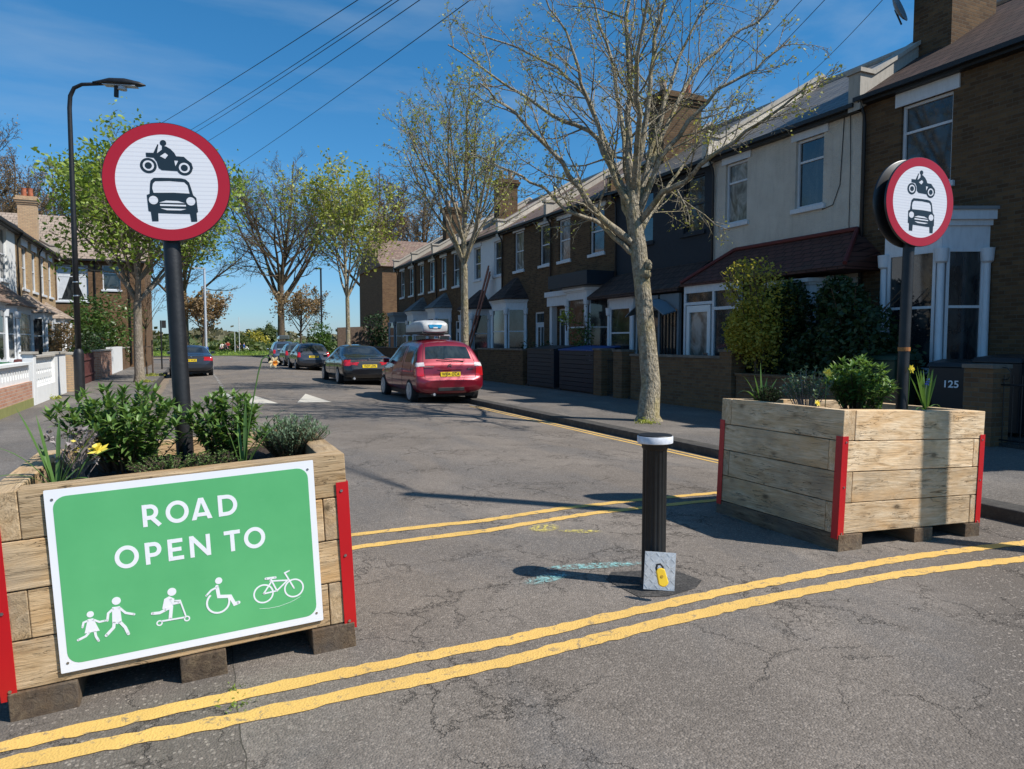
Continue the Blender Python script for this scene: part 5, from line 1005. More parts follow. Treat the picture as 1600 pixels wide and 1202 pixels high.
def blades(name,label,base,specs,mat='leaf_blade',cat='daffodil',group=None):
    t=thing(name,label,cat,base,group=group)
    for (az,el,L_,w_,bend) in specs:
        m=MB(); d=Vector((math.cos(az)*math.cos(el),math.sin(az)*math.cos(el),math.sin(el))); p=Vector((math.cos(az)*.012,math.sin(az)*.012,-.03)); side=d.cross(Vector((0,0,1))).normalized(); n=10; vs=[]
        for i in range(n+1):
            f=i/n; wd=w_*(1 if f<.75 else max(.08,(1-f)/.25))*.5; nn=side.cross(d); vs+=[p+side*wd+nn*wd*.3,p-nn*.0,p-side*wd+nn*wd*.3]; d=(d+Vector((0,0,-bend/n*(.3+1.5*f)))).normalized(); p=p+d*L_/n
        m.add(vs,[f for i in range(n) for f in ((i*3,i*3+3,i*3+4,i*3+1),(i*3+1,i*3+4,i*3+5,i*3+2))]); m.build('leaf',mat,t,smooth=True)
    return t
def daff(par,c,dirv,size,petal='petal_yellow',cor='petal_yellow',stem_from=None):
    dirv=Vector(dirv).normalized(); q=dirv.to_track_quat('Z','Y'); m=MB()
    for i in range(6):
        a=i*math.pi/3; u=q@Vector((math.cos(a),math.sin(a),.12)); v=q@Vector((-math.sin(a),math.cos(a),0)); p=Vector(c); 
        vs=[p+u*size*.12-v*size*.1,p+u*size*.12+v*size*.1,p+u*size*.6+v*size*.3-q@Vector((0,0,.06*size)),p+u*size*1.05,p+u*size*.6-v*size*.3-q@Vector((0,0,.06*size)),p+u*size*.6+q@Vector((0,0,.05*size))]
        m.add(vs,[(0,1,5),(1,2,5),(2,3,5),(3,4,5),(4,0,5)])
    fl=m.build('flower',petal,par); k=MB(); n=14; vs=[]
    for j,(rr,zz) in enumerate(((.16,0),(.24,.3),(.38,.5))):
        for i in range(n): a=2*math.pi*i/n; w2=rr*(1+(.12 if (i%2 and j==2) else 0)); vs.append(Vector(c)+q@Vector((w2*math.cos(a),w2*math.sin(a),zz))*size)
    k.add(vs,[(j*n+i,j*n+(i+1)%n,(j+1)*n+(i+1)%n,(j+1)*n+i) for j in range(2) for i in range(n)]); k.build('corona',cor,fl)
    if stem_from is not None:
        m=MB(); a=Vector(stem_from); b=Vector(c)-dirv*size*.2; h=a.lerp(b,.5)+Vector((0,0,.02)); e=b+Vector((0,0,.03)) ; m.tube([a,a.lerp(b,.35)+Vector((0,0,.03)),a.lerp(b,.75)+Vector((0,0,.05)),b+Vector((0,0,.025))-dirv*.03,b],.0035,6); m.build('stem','leaf_blade',par,smooth=True)
def zs(px,Y,py):  # height of a sight line at depth row Y
    d=Fv+Rv*((px-800)/1100)+Uv*((601-py)/1100); return CAMH+d.z/d.y*Y
SZ=.93
PG='plants in the left planter'; PR_='plants in the right planter'
Y=4.42; leafy('shrub','large leafy green shrub left of the sign pole in the left planter',(bx(195,Y),Y,SZ-.02),.46,.36,95,21,.075,.013,'leaf_shrub',1,group=PG)
Y=4.30; leafy('shrub','leafy green shrub right of the sign pole in the left planter',(bx(352,Y),Y,SZ),.38,.22,58,20,.072,.012,'leaf_shrub',2,group=PG)
Y=4.35; leafy('lavender','grey green lavender in the right corner of the left planter',(bx(452,Y),Y,SZ+.0),.235,.23,190,20,.034,.0030,'leaf_lavender',3,'lavender',PG,bend=.1,n=2,lo=.1)
Y=4.02; leafy('thyme','low creeping thyme at the foot of the left pole',(bx(262,Y),Y,SZ-.01),.10,.20,110,10,.014,.004,'leaf_thyme',4,'thyme',PG,n=2)
Y=4.05; leafy('thyme','low creeping thyme between the two shrubs',(bx(330,Y),Y,SZ-.01),.10,.15,80,10,.014,.004,'leaf_thyme',5,'thyme',PG,n=2)
Y=4.06; t=thing('dried_plant','tangle of dry grey flower stems beside the yellow daffodil','dry plant',(bx(118,Y),Y,SZ),group=PG); r=random.Random(8); m=MB(); fl=MB()
for i in range(46):
    a=r.uniform(0,6.28); p=Vector((r.gauss(0,.02),r.gauss(0,.02),-.02)); q=Vector((math.cos(a)*r.uniform(.02,.14),math.sin(a)*r.uniform(.02,.12),r.uniform(.08,.24))); m.tube([p,p.lerp(q,.5)+Vector((r.gauss(0,.02),r.gauss(0,.02),.03)),q],[.002,.0016,.001],4)
    for j in range(9): fl.add([q+Vector((r.gauss(0,.012),r.gauss(0,.012),r.gauss(0,.012))) for _ in range(3)],[(0,1,2)])
m.build('stem','dry_stem',t); fl.build('seed_head','dry_stem',t); tag(leafcloud(r,[Vector((r.gauss(0,.03),r.gauss(0,.03),.15)) for _ in range(22)],1,.011,.012).build('petals','petal_yellow',t),kind='stuff')
Y=3.98; d=blades('daffodil','daffodil leaves at the left end of the left planter',(bx(82,Y),Y,SZ),[(2.9,1.25,.42,.022,.35),(2.6,1.35,.36,.020,.1),(3.3,1.0,.33,.02,.9),(1.3,1.45,.33,.02,.1),(.1,1.2,.36,.024,.4),(-.2,1.05,.40,.022,.25),(.4,.8,.34,.02,.8),(3.6,.7,.34,.016,1.5),(2.2,1.1,.25,.02,.6),(-.6,.6,.22,.018,1.2),(0.2,1.4,.3,.02,.2)],group=PG)
Y=3.98; cc=Vector((bx(150,Y)-bx(110,Y),0,zs(150,Y,703)-SZ)); d=thing('daffodil','open yellow daffodil flower over the front edge of the left planter','daffodil',(bx(110,Y),Y,SZ),group=PG); daff(d,tuple(cc),(-.2,-.35,.9),.052,stem_from=(0,0,-.02))
Y=4.08; d=blades('daffodil','tall faded daffodil on a long stem rising from the left planter',(bx(378,Y),Y,SZ),[(1.2,1.45,.38,.02,.05),(2.0,1.4,.30,.018,.1),(.3,1.1,.38,.02,1.1),(-.1,1.25,.42,.022,1.3),(3.0,1.3,.3,.018,.2),(.0,1.5,.35,.02,.1)],group=PG)
Z0=Vector((bx(378,Y),Y,SZ)); a_=[Vector((bx(p,Y),Y,zs(p,Y,q)))-Z0 for p,q in ((378,735),(385,680),(395,625),(404,583),(410,562),(416,557),(421,560))]; m=MB(); m.tube(a_,.0038,6); m.build('stem','leaf_blade',d,smooth=True)
daff(d,tuple(Vector((bx(428,Y),Y-.01,zs(428,Y,566)))-Z0),(.45,-.8,-.25),.036,'petal_white','corona_orange')
SR=1.0
Y=5.0; blades('daffodil','pale leaved daffodil clump at the left end of the right planter',(bx(1192,Y),Y,SR),[(3.3,.95,.42,.024,1.5),(2.6,1.2,.36,.02,.6),(1.6,1.52,.44,.016,.0),(.5,1.25,.32,.022,.3),(1.0,1.4,.3,.02,.1),(3.0,1.35,.34,.022,.3),(.2,1.05,.36,.018,.5)],group=PR_)
leafy('thyme','small dark plant around the left daffodil clump in the right planter',(bx(1196,4.98),4.98,SR+.02),.17,.15,110,12,.022,.007,'leaf_dark',12,'plant',PR_,n=2)
Y=4.55; leafy('plant','loose grey stemmed plant between daffodil and shrub in the right planter',(bx(1262,Y),Y,SR),.38,.22,44,15,.045,.011,'leaf_lavender',13,'plant',PR_,stemm='dry_stem',n=2,lo=.4)
Y=4.45; leafy('shrub','leafy green shrub left of the pole in the right planter',(bx(1338,Y),Y,SR-.02),.47,.31,75,20,.082,.016,'leaf_shrub',14,group=PR_)
Y=4.35; blades('daffodil','small daffodil leaves between shrub and pole in the right planter',(bx(1374,Y),Y,SR),[(.3,1.0,.36,.022,.1),(2.6,1.2,.22,.02,.6),(1.5,1.4,.26,.02,.1),(3.1,1.0,.2,.018,.8),(.0,1.3,.25,.02,.2)],group=PR_)
Y=4.30; blades('daffodil','upright fan of daffodil leaves right of the pole',(bx(1448,Y),Y,SR),[(.5,1.25,.40,.026,.1),(3.4,1.25,.40,.026,.15),(.1,1.2,.36,.026,.3),(2.0,1.45,.36,.026,.1),(.35,1.15,.42,.026,.1),(2.9,1.3,.38,.022,.15),(3.0,1.1,.36,.02,.2),(1.5,1.5,.38,.022,.05),(.2,1.35,.38,.022,.1),(2.5,1.4,.42,.022,.05),(.6,1.0,.34,.02,.25),(-.3,1.45,.35,.022,.1),(.0,.7,.22,.014,1.6),(-.1,.5,.24,.014,1.6),(3.3,.6,.2,.014,1.6)],group=PR_)
m=MB(); r=random.Random(3); c_=Vector((bx(1449,4.25),4.25,zs(1449,4.25,598)))
for i in range(40): p=c_+Vector((r.gauss(0,.007),r.gauss(0,.007),r.gauss(0,.018))); m.add([p+Vector((r.gauss(0,.006),r.gauss(0,.006),r.gauss(0,.006))) for _ in range(3)],[(0,1,2)])
t=thing('grape_hyacinth','tiny blue flower among the right hand daffodil leaves','flower',(0,0,0),group=PR_); t.location=(c_.x,c_.y,SR); o=m.build('flower','petal_blue',t,loc=(-c_.x,-c_.y,-SR)); m=MB(); m.tube([(0,0,-.02),(0,0,c_.z-SR)],.002,5); m.build('stem','leaf_blade',t)
for px,py,Y,sz,lb,dr in ((1293,582,4.36,.045,'yellow flower at the left of the right planter shrub',(-.3,-.8,.4)),(1278,630,4.2,.03,'small yellow flower low at the edge of the right planter',(0,-.8,.4)),(1423,577,4.25,.042,'yellow daffodil flower seen sideways beside the right pole',(.9,-.3,.1))):
    t=thing('daffodil',lb,'daffodil',(bx(px,Y),Y,SR),group=PR_); daff(t,(0,0,zs(px,Y,py)-SR),dr,sz,stem_from=(.01,.03,-.02))

# ---------------------------------------------------------------- street lamps and posts
lp=thing('street_lamp','tall black street lamp with curved arm on the left pavement','street lamp',(-3.08,24.4,0))
m=MB(); m.lathe([(.14,0),(.14,1.25),(.12,1.35),(.075,1.42),(.075,1.5)],16); m.build('base','pole_black',lp,smooth=40)
A=[Vector((0,0,1.4)),Vector((0,0,5)),Vector((0,0,8.4)),Vector((.03,-.01,8.75)),Vector((.14,-.06,8.98)),Vector((.35,-.16,9.08)),Vector((.95,-.43,9.10))]
m=MB(); m.tube(A,[.085,.075,.062,.06,.055,.05,.045],14); m.build('column','pole_black',lp,smooth=True)
m=MB(); S_=[(-.05,.06,.03),(.1,.10,.06),(.35,.17,.12),(.7,.16,.13),(1.0,.09,.08),(1.15,.02,.02)]; vs=[];k=12
for x,wy,hz in S_:
    for j in range(k): a=2*math.pi*j/k; vs.append((x,wy*math.cos(a),(hz if math.sin(a)>0 else hz*.25)*math.sin(a)))
m.add(vs,[(i*k+j,i*k+(j+1)%k,(i+1)*k+(j+1)%k,(i+1)*k+j) for i in range(5) for j in range(k)]+[tuple(range(k))[::-1],tuple(5*k+j for j in range(k))]); h=m.build('lantern','pole_black',lp,smooth=True,loc=(.72,-.33,9.12),rot=(0,R(3),R(-24))); h.scale=(1.25,1.3,1.3)
m=MB(); m.lathe([(.0,0),(.10,.0),(.09,.07),(.0,.10)],14,(.62,0,-.12)); m.box(.2,.95,-.1,.1,-.045,-.03); m.build('lens','galv',h)
m=MB(); m.lathe([(.05,-.28),(.05,-.03)],12,(.48,0,0)); m.build('sensor','pole_black',h)
for z in (2.95,3.35): m=MB(); m.lathe([(.085,z),(.088,z+.02),(.085,z+.04)],14); m.build('strap','steel',lp)
p=at(503,535,72); t=thing('street_lamp','thin dark lamp column beyond the green hedge end','street lamp',(p.x,p.y,0)); pole(t,(0,0,0),(0,0,9),.09,name='column'); m=MB(); m.box(-.6,.1,-.15,.15,9,9.1); m.build('lantern','pole_black',t)
p=at(322,535,62); t=thing('street_lamp','pale grey lamp column with blue base beyond the dark coupe','street lamp',(p.x,p.y,0)); pole(t,(0,0,0),(0,0,8),.10,'galv','column'); m=MB(); m.box(-.9,.1,-.12,.12,8,8.1); m.build('lantern','galv',t); m=MB(); m.lathe([(.19,0),(.19,1.1),(.12,1.2)],12); m.build('base','bin_blue',t)
p=at(252,535,42); t=thing('sign_post','short black post with small dark sign seen edge on by the sapling','post',(p.x,p.y,0)); pole(t,(0,0,0),(0,0,2.9),.045); m=MB(); m.box(.05,.28,-.02,.02,2.45,2.9); m.build('sign','plastic_black',t)
t=thing('tree_stakes','pair of wooden stakes around the sapling','stakes',(-2.0,38,0)); 
for s_ in (-.25,.25): m=MB(); m.tube([(s_,0,0),(s_,0,1.7)],.035,8); m.build('stake','fence_wood',t)
m=MB(); m.box(-.25,.25,-.02,.02,1.35,1.42); m.build('strap','fence_wood',t)
for px in (367,374,433): 
    p=at(px,535,110); tag((lambda m:(m.tube([(0,0,0),(0,0,5.5 if px==374 else 3.2)],.045,6),m)[1])(MB()).build('goal_post','band_white',None,loc=(p.x,p.y,0)),{367:'thin white post on the park grass left of the people',374:'tallest thin white post on the park grass',433:'thin white post at the foot of the huge bare tree'}[px],'post')

# ---------------------------------------------------------------- cars
def car(label,loc,rz,ST,paint_,glass_side,L_,W_,wheels,wr=.31,rear_glass=None,wind=None,group='cars parked along the right kerb',plate=None,plate_txt=None,lamps=None,extras=(),seams=(),handles=()):
    t=thing('parked_car',label,'car',loc,(0,0,rz),group); t.scale=(1.1,1.1,1.1)
    # ST: y, zlow, zbelt, ztop, wlow, wbelt, wtop
    m=MB(); vs=[]; NS=len(ST)
    for (y,zl,zb,zt,wl,wb,wt) in ST:
        half=[(0,zl),(wl*.8,zl),(wl,zl+min(.12,(zb-zl)*.3)),((wl+wb)/2+.012,(zl+zb)/2+.02),(wb,zb),(wt+(wb-wt)*.12,zb+(zt-zb)*.80),(wt*.86,zt-.025*min(1,(zt-zb)/.3)),(0,zt+.02*min(1,(zt-zb)/.3))]
        vs+=[(x,y,z) for x,z in half]+[(-x,y,z) for x,z in half[-2:0:-1]]
    k=14
    for i in range(NS-1):
        for j in range(k):
            a=i*k+j; b=i*k+(j+1)%k; f=(a,b,b+k,a+k); yc=(ST[i][0]+ST[i+1][0])/2
            m.cur=0
            if j in (4,9):
                if any(p<yc<q for p,q in glass_side): m.cur=1
            if j in (6,7):
                if rear_glass and rear_glass[0]<yc<rear_glass[1]: m.cur=2
                if wind and wind[0]<yc<wind[1]: m.cur=3
            m.add([],[]); m.f.append(f); m.mi.append(m.cur)
    m.v=[tuple(map(float,p)) for p in vs]; m.cur=0; m.f+= [tuple(range(k)),tuple((NS-1)*k+j for j in range(k))[::-1]]; m.mi+=[0,0]
    o=m.build('body',[paint_,'car_glass','car_glass','car_glass'],t)
    sb_=o.modifiers.new('s','SUBSURF'); sb_.levels=3; sb_.render_levels=3; bake(o)
    me=o.data; bm=bmesh.new(); bm.from_mesh(me); bmesh.ops.recalc_face_normals(bm,faces=bm.faces)
    # open wheel arches
    parts={}
    for idx in (1,2,3):
        fs=[f for f in bm.faces if f.material_index==idx]; 
        if not fs: continue
        groups={'side_window':[f for f in fs if f.calc_center_median().x<0],'side_window ':[f for f in fs if f.calc_center_median().x>=0]} if idx==1 else {('rear_window' if idx==2 else 'windscreen'):fs}
        for nm,g in groups.items():
            q=MB(); mp={}
            for f in g:
                for v in f.verts:
                    if v not in mp: mp[v]=len(q.v); q.v.append(tuple(v.co+v.normal*.004))
            q.f=[tuple(mp[v] for v in f.verts) for f in g]; q.mi=[0]*len(q.f); q.build(nm.strip(),'car_glass',t,smooth=True)
    for f in bm.faces: f.material_index=0 if f.material_index==0 else 0; f.smooth=True
    bm.to_mesh(me); bm.free(); full=me.copy()
    for y in wheels:
        for s_ in (-1,1):
            c=MB(); c.lathe([(wr+.055,-.2),(wr+.055,.2)],28,(s_*(W_/2-.03),y,wr),'x'); cut=c.build('cut','rubber'); b=o.modifiers.new('b','BOOLEAN'); b.operation='DIFFERENCE'; b.solver='EXACT'; b.object=cut; bake(o); bpy.data.objects.remove(cut)
    o.data.materials.clear(); o.data.materials.append(M[paint_])
    o.data.set_sharp_from_angle(angle=R(50))
    for y in wheels:
        for s_ in (-1,1):
            c=MB(); X=s_*(W_/2-.085); c.lathe([(wr*.66,-.09),(wr*.93,-.095),(wr,-.07),(wr,.07),(wr*.93,.095),(wr*.66,.09)],32,(0,0,0),'x'); ty=c.build('wheel','rubber',t,smooth=40,loc=(X,y,wr))
            c=MB(); c.lathe([(.03,s_*.100),(wr*.2,s_*.102),(wr*.22,s_*.093),(wr*.55,s_*.094),(wr*.66,s_*.104),(wr*.70,s_*.099),(wr*.70,s_*.04),(.03,s_*.035)],32,(0,0,0),'x'); 
            for a in range(6):
                an=a*math.pi/3; cc=math.cos(an); ss=math.sin(an); c.add([(s_*.106,-ss*.03+cc*.04,cc*.03+ss*.04),(s_*.106,ss*.03+cc*.04,-cc*.03+ss*.04),(s_*.110,ss*.025+cc*wr*.66,-cc*.025+ss*wr*.66),(s_*.110,-ss*.025+cc*wr*.66,cc*.025+ss*wr*.66)],[(0,1,2,3)])
            c.build('rim','alloy',ty,smooth=40)
    # dark underside and wheel housings
    u=MB(); u.box(-W_/2+.14,W_/2-.14,.35,L_-.35,.17,.55); u.build('underside','plastic_black',t)
    for s_ in (-1,1):
        c=MB(); c.add([(s_*(W_/2-.04),0,.98),(s_*(W_/2+.13),-.03,.97),(s_*(W_/2+.15),-.03,1.10),(s_*(W_/2-.02),0,1.09),(s_*(W_/2-.04),.10,.98),(s_*(W_/2+.13),.08,.97),(s_*(W_/2+.15),.08,1.10),(s_*(W_/2-.02),.10,1.09)],[(0,1,2,3),(4,7,6,5),(0,4,5,1),(1,5,6,2),(2,6,7,3),(3,7,4,0)]); c.build('mirror',paint_,t,bevel=.02,loc=(0,extras[0] if extras else L_*.68,0))
    from mathutils.bvhtree import BVHTree
    bv=BVHTree.FromPolygons([v.co.copy() for v in full.vertices],[tuple(p.vertices) for p in full.polygons])
    def hy(x,z):
        h=bv.ray_cast(Vector((x,-2,z)),Vector((0,1,0))); return h[0] if h[0] else None
    def hx(y,z,s_):
        h=bv.ray_cast(Vector((s_*3,y,z)),Vector((-s_,0,0))); return h[0] if h[0] else None
    def seam(pts,mode,s_=1,r_=.006,mt='plastic_black',nm='seam'):
        q=[]
        for a_,b_ in zip(pts[:-1],pts[1:]):
            for i in range(7):
                u=a_[0]+(b_[0]-a_[0])*i/6; v=a_[1]+(b_[1]-a_[1])*i/6; h=hy(u,v) if mode=='rear' else hx(u,v,s_)
                if h: q.append(h)
        if len(q)>2: c=MB(); c.tube(q,r_,5); c.build(nm,mt,t)
    for pts,mode in seams:
        if mode=='rear': seam(pts,'rear')
        else:
            for s_ in (-1,1): seam(pts,'side',s_)
    for yy in handles:
        for s_ in (-1,1):
            h=hx(yy,.84,s_)
            if h: c=MB(); c.box(-.012,.012,-.09,.09,-.015,.015); c.build('door_handle',paint_,t,loc=h,bevel=.008)
    if plate:
        x,y,z,tilt=plate; h=hy(x,z); y=min(h.y,hy(x,z-.05).y,hy(x+.2,z).y)-.006; p=MB(); p.box(-.26,.26,-.006,.004,-.056,.056); po=p.build('number_plate','plate_yellow',t,loc=(x,y,z),rot=(tilt,0,0))
        if plate_txt: text(plate_txt,.112,'plate_black',po,(0,-.008,.0),(math.pi/2,0,0),off=.002,sx=.86)
    for (nm,mat,x0,x1,za,zb,ymax) in (lamps or []):
        for s_ in (-1,1):
            q=MB(); mp={}
            for p in full.polygons:
                c_=p.center
                if x0<s_*c_.x<x1 and za<c_.z<zb and c_.y<ymax:
                    f=[]
                    for vi in p.vertices:
                        if vi not in mp: mp[vi]=len(q.v); v=full.vertices[vi]; q.v.append(tuple(v.co+v.normal*.007))
                        f.append(mp[vi])
                    q.f.append(tuple(f)); q.mi.append(0)
            if q.f: q.build(nm,mat,t,smooth=True)
    return t,o
MPV=[(0,.42,.56,.60,.66,.66,.56),(.04,.30,.62,.66,.83,.83,.76),(.09,.27,.70,.74,.87,.86,.80),(.11,.26,.93,.97,.875,.865,.82),(.20,.24,1.0,1.07,.875,.865,.83),(.46,.23,1.02,1.50,.875,.865,.72),(.62,.22,1.02,1.57,.875,.865,.64),(.80,.22,1.02,1.60,.875,.865,.64),(1.35,.22,1.01,1.63,.875,.865,.64),(1.45,.22,1.01,1.63,.875,.865,.64),(2.20,.22,1.0,1.61,.875,.865,.64),(2.55,.22,.98,1.54,.875,.86,.63),(3.22,.22,.95,1.10,.87,.85,.70),(3.35,.22,.94,1.02,.87,.84,.70),(3.9,.24,.82,.88,.85,.80,.66),(4.18,.26,.68,.72,.80,.72,.6),(4.27,.36,.55,.58,.6,.58,.45)]
red,rb=car('red people carrier with a roof box parked at the near end of the row',(6.42,18.15,-.09),R(-.5),MPV,'paint_red',[(.30,.62),(.64,1.38),(1.45,2.9)],4.27,1.75,(.72,3.45),rear_glass=(.2,.46),wind=(2.6,3.2),plate=(0,.055,.745,R(-6)),plate_txt='WJ04 OZA',extras=(2.85,),
  lamps=[('tail_lamp','lamp_red',.68,1,.70,.93,.26),('reversing_lamp','lamp_clear',.66,1,.935,1.03,.26)],handles=(1.55,2.6),
  seams=[([(-.66,.66),(.66,.66)],'rear'),([(-.66,.66),(-.68,1.02),(-.62,1.3),(-.54,1.52)],'rear'),([(.66,.66),(.68,1.02),(.62,1.3),(.54,1.52)],'rear'),([(1.42,1.45),(1.42,.95),(1.42,.36)],'side'),([(2.45,1.45),(2.45,.95),(2.45,.36)],'side'),([(3.3,.92),(3.25,.4)],'side'),([(.60,1.2),(.62,.95),(.62,.80)],'side'),([(.12,.62),(.40,.60)],'side'),([(1.1,.55),(3.0,.55)],'side')])
m=MB(); m.box(-.34,.34,-.004,.05,.33,.42); m.build('valance','plastic_black',red,bevel=.01); m=MB(); m.box(-.32,.32,.085,.10,.845,.87); m.build('chrome_strip','paint_red',red,bevel=.004)
m=MB(); stroke(m,[(-.05,.90),(0,.935),(.05,.90)],.018,.085,.092); stroke(m,[(-.05,.935),(0,.97),(.05,.935)],.018,.087,.094); m.build('emblem','chrome',red,loc=(0,.012,.03))
m=MB(); m.tube([(.38,.16,1.06),(.1,.155,1.09),(-.30,.17,1.13)],.012,6); m.build('wiper','plastic_black',red)
m=MB(); m.tube([(-.42,.06,.25),(-.42,.3,.25)],.034,12); m.build('exhaust','alloy',red)
text('XSARA',.06,'chrome',red,(-.52,.075,.965),(math.pi/2,0,0),off=.001) if False else None
m=MB(); m.box(-.66,-.42,.08,.086,.925,.945); m.build('badge','chrome',red); m=MB(); m.box(.45,.62,.08,.086,.865,.885); m.build('badge','chrome',red)
# roof box
rbx=thing('roof_box','pale grey roof box with blue sticker on top of the red people carrier','roof box',(6.30,19.15,1.80)); rbx.scale=(.92,1.05,1.0)
m=MB(); vs=[];k=20; SB=[(0,.36,.10,.28),(.05,.42,.06,.38),(.25,.44,.04,.43),(.9,.44,.03,.43),(1.6,.40,.04,.34),(1.95,.30,.08,.22),(2.05,.2,.12,.17)]
for y,wx,zb,zt in SB:
    for j in range(k):
        a=2*math.pi*j/k; c,s_=math.cos(a),math.sin(a); e=.45; vs.append((wx*math.copysign(abs(c)**e,c),y,(zb+zt)/2+(zt-zb)/2*math.copysign(abs(s_)**e,s_)))
m.add(vs,[(i*k+j,(i+1)*k+j,(i+1)*k+(j+1)%k,i*k+(j+1)%k) for i in range(len(SB)-1) for j in range(k)]+[tuple(range(k)),tuple((len(SB)-1)*k+j for j in range(k))[::-1]]); m.build('shell','box_grey',rbx,smooth=50)
m=MB(); m.box(-.43,.43,.03,1.7,.02,.10); m.build('tray','plastic_black',rbx,bevel=.02)
m=MB(); m.plate([(-.22,.30),(.22,.30),(.18,.20),(.07,.20),(.05,.235),(-.05,.235),(-.07,.20),(-.18,.20)],-.016,-.004); m.build('sticker','sticker_blue',rbx)
m=MB(); m.plate([(-.07,.195),(.07,.195),(.07,.23),(-.07,.23)],-.017,-.004); m.build('sticker','board_white',rbx)
for y in (.35,1.25): m=MB(); m.tube([(-.62,y,-.05),(-.6,y,0),(.6,y,0),(.62,y,-.05)],.018,8); m.build('roof_bar','alloy',rbx,smooth=40)
SAL=[(0,.40,.56,.60,.62,.64,.5),(.05,.30,.68,.72,.86,.85,.72),(.12,.26,.86,.92,.93,.90,.76),(.2,.25,.93,1.0,.945,.92,.78),(.65,.24,.96,1.03,.95,.92,.78),(.95,.23,.97,1.08,.95,.92,.74),(1.55,.22,.96,1.38,.95,.92,.62),(1.75,.22,.96,1.43,.95,.92,.62),(2.35,.22,.95,1.46,.95,.92,.63),(2.45,.22,.95,1.46,.95,.92,.63),(2.9,.22,.94,1.42,.95,.91,.62),(3.62,.22,.92,1.04,.94,.9,.72),(3.8,.22,.90,.97,.94,.89,.72),(4.5,.24,.80,.86,.92,.85,.68),(4.95,.28,.62,.68,.85,.76,.6),(5.05,.38,.52,.56,.6,.6,.4)]
sal,_=car('black saloon with wide red tail lamps behind the red people carrier',(6.30,27.3,-.10),R(0),SAL,'paint_black',[(1.1,1.7),(1.75,2.35),(2.45,3.3)],5.05,1.9,(1.05,4.05),.34,rear_glass=(.95,1.55),wind=(2.95,3.62),plate=(.0,.075,.70,R(-8)),plate_txt='YK59 LDN',extras=(3.2,),
  lamps=[('tail_lamp','lamp_red',.66,1,.72,.92,.42),('tail_lamp','lamp_red',.40,.66,.74,.83,.42)],handles=(1.9,2.9),
  seams=[([(-.64,.62),(.64,.62)],'rear'),([(-.64,.62),(-.68,.93)],'rear'),([(.64,.62),(.68,.93)],'rear'),([(1.72,1.3),(1.72,.95),(1.62,.36)],'side'),([(2.7,1.3),(2.7,.95),(2.7,.36)],'side'),([(3.7,.9),(3.6,.4)],'side'),([(1.0,.30),(3.6,.30)],'side')])
m=MB(); m.box(-.42,.42,.105,.12,.895,.915); m.build('chrome_strip','chrome',sal); m=MB(); m.lathe([(.03,0),(.035,.01)],14,(0,.10,.955),'y'); m.build('emblem','chrome',sal)
for s_ in (-1,1): m=MB(); m.tube([(s_*.55,.0,.27),(s_*.55,.3,.27)],.04,10); m.build('exhaust','alloy',sal)
EST=[(0,.40,.56,.60,.6,.62,.5),(.05,.30,.66,.70,.82,.82,.7),(.12,.25,.90,.95,.885,.87,.76),(.18,.24,.97,1.03,.89,.87,.74),(.48,.23,.98,1.40,.89,.87,.62),(.65,.22,.98,1.46,.89,.87,.62),(1.0,.22,.98,1.49,.89,.87,.63),(1.7,.22,.97,1.51,.89,.87,.63),(1.8,.22,.97,1.51,.89,.87,.63),(2.6,.22,.95,1.48,.89,.87,.62),(3.3,.22,.93,1.06,.88,.86,.70),(3.45,.22,.91,.98,.88,.85,.70),(4.1,.24,.80,.86,.86,.80,.66),(4.5,.28,.62,.68,.80,.72,.6),(4.6,.38,.52,.56,.6,.58,.4)]
for (lb,x,y,pt_,yrf,has) in (('dark blue grey estate car parked beyond the black saloon',6.65,43.4,'paint_slate','LS08 KYP',1),('grey green hatchback mostly hidden beyond the dark estate',6.75,50.2,'paint_grey','EA06 RTB',0),('blue people carrier with a dark roof box farthest along the right kerb',6.75,58.2,'paint_blue','GV55 NHO',2)):
    c_,_=car(lb,(x,y,-.1),R(0),EST if has!=2 else MPV,pt_,[(.30,.62),(.66,1.7),(1.8,3.0)] if has!=2 else [(.30,.62),(.64,1.38),(1.45,2.9)],4.6 if has!=2 else 4.27,1.78,(.8,3.7) if has!=2 else (.72,3.45),.32,rear_glass=(.18,.48) if has!=2 else (.2,.46),wind=(2.65,3.3),plate=(0,.05,.76,R(-6)),plate_txt=yrf,extras=(3.0,),
      lamps=[('tail_lamp','lamp_red',.70,1,.74,1.0,.36)],seams=[([(-.66,.64),(.66,.64)],'rear'),([(1.75,1.3),(1.7,.36)],'side'),([(2.7,1.3),(2.7,.36)],'side')])
    if has==1: m=MB(); m.box(-.72,.72,.10,.115,.865,.89); m.build('chrome_strip','chrome',c_)
    if has==2:
        q=thing('roof_box','dark grey roof box on the blue people carrier','roof box',(x,y+.8,1.80)); m=MB(); m.add([(-.4,0,.02),(.4,0,.02),(.42,1.9,.02),(-.42,1.9,.02),(-.36,.08,.36),(.36,.08,.36),(.32,1.6,.30),(-.32,1.6,.30)],[(0,3,2,1),(4,5,6,7),(0,1,5,4),(1,2,6,5),(2,3,7,6),(3,0,4,7)]); m.build('shell','paint_grey',q,bevel=.06)
COU=[(y*.89,a,b,c_*.955,d*.93,e*.93,f*.93) for y,a,b,c_,d,e,f in SAL]
cou,_=car('dark blue coupe parked alone on the left behind the sign pole',(-.05,37.0,-.07),R(0),COU,'paint_slate',[(1.0,1.5),(1.56,2.9)],4.49,1.75,(.93,3.62),.32,rear_glass=(.85,1.38),wind=(2.6,3.22),plate=(-.05,.065,.73,R(-8)),plate_txt='KT03 WUE',extras=(2.85,),group='cars parked along the left kerb',
  lamps=[('tail_lamp','lamp_red',.50,1,.71,.87,.36)],seams=[([(-.6,.6),(.6,.6)],'rear')])
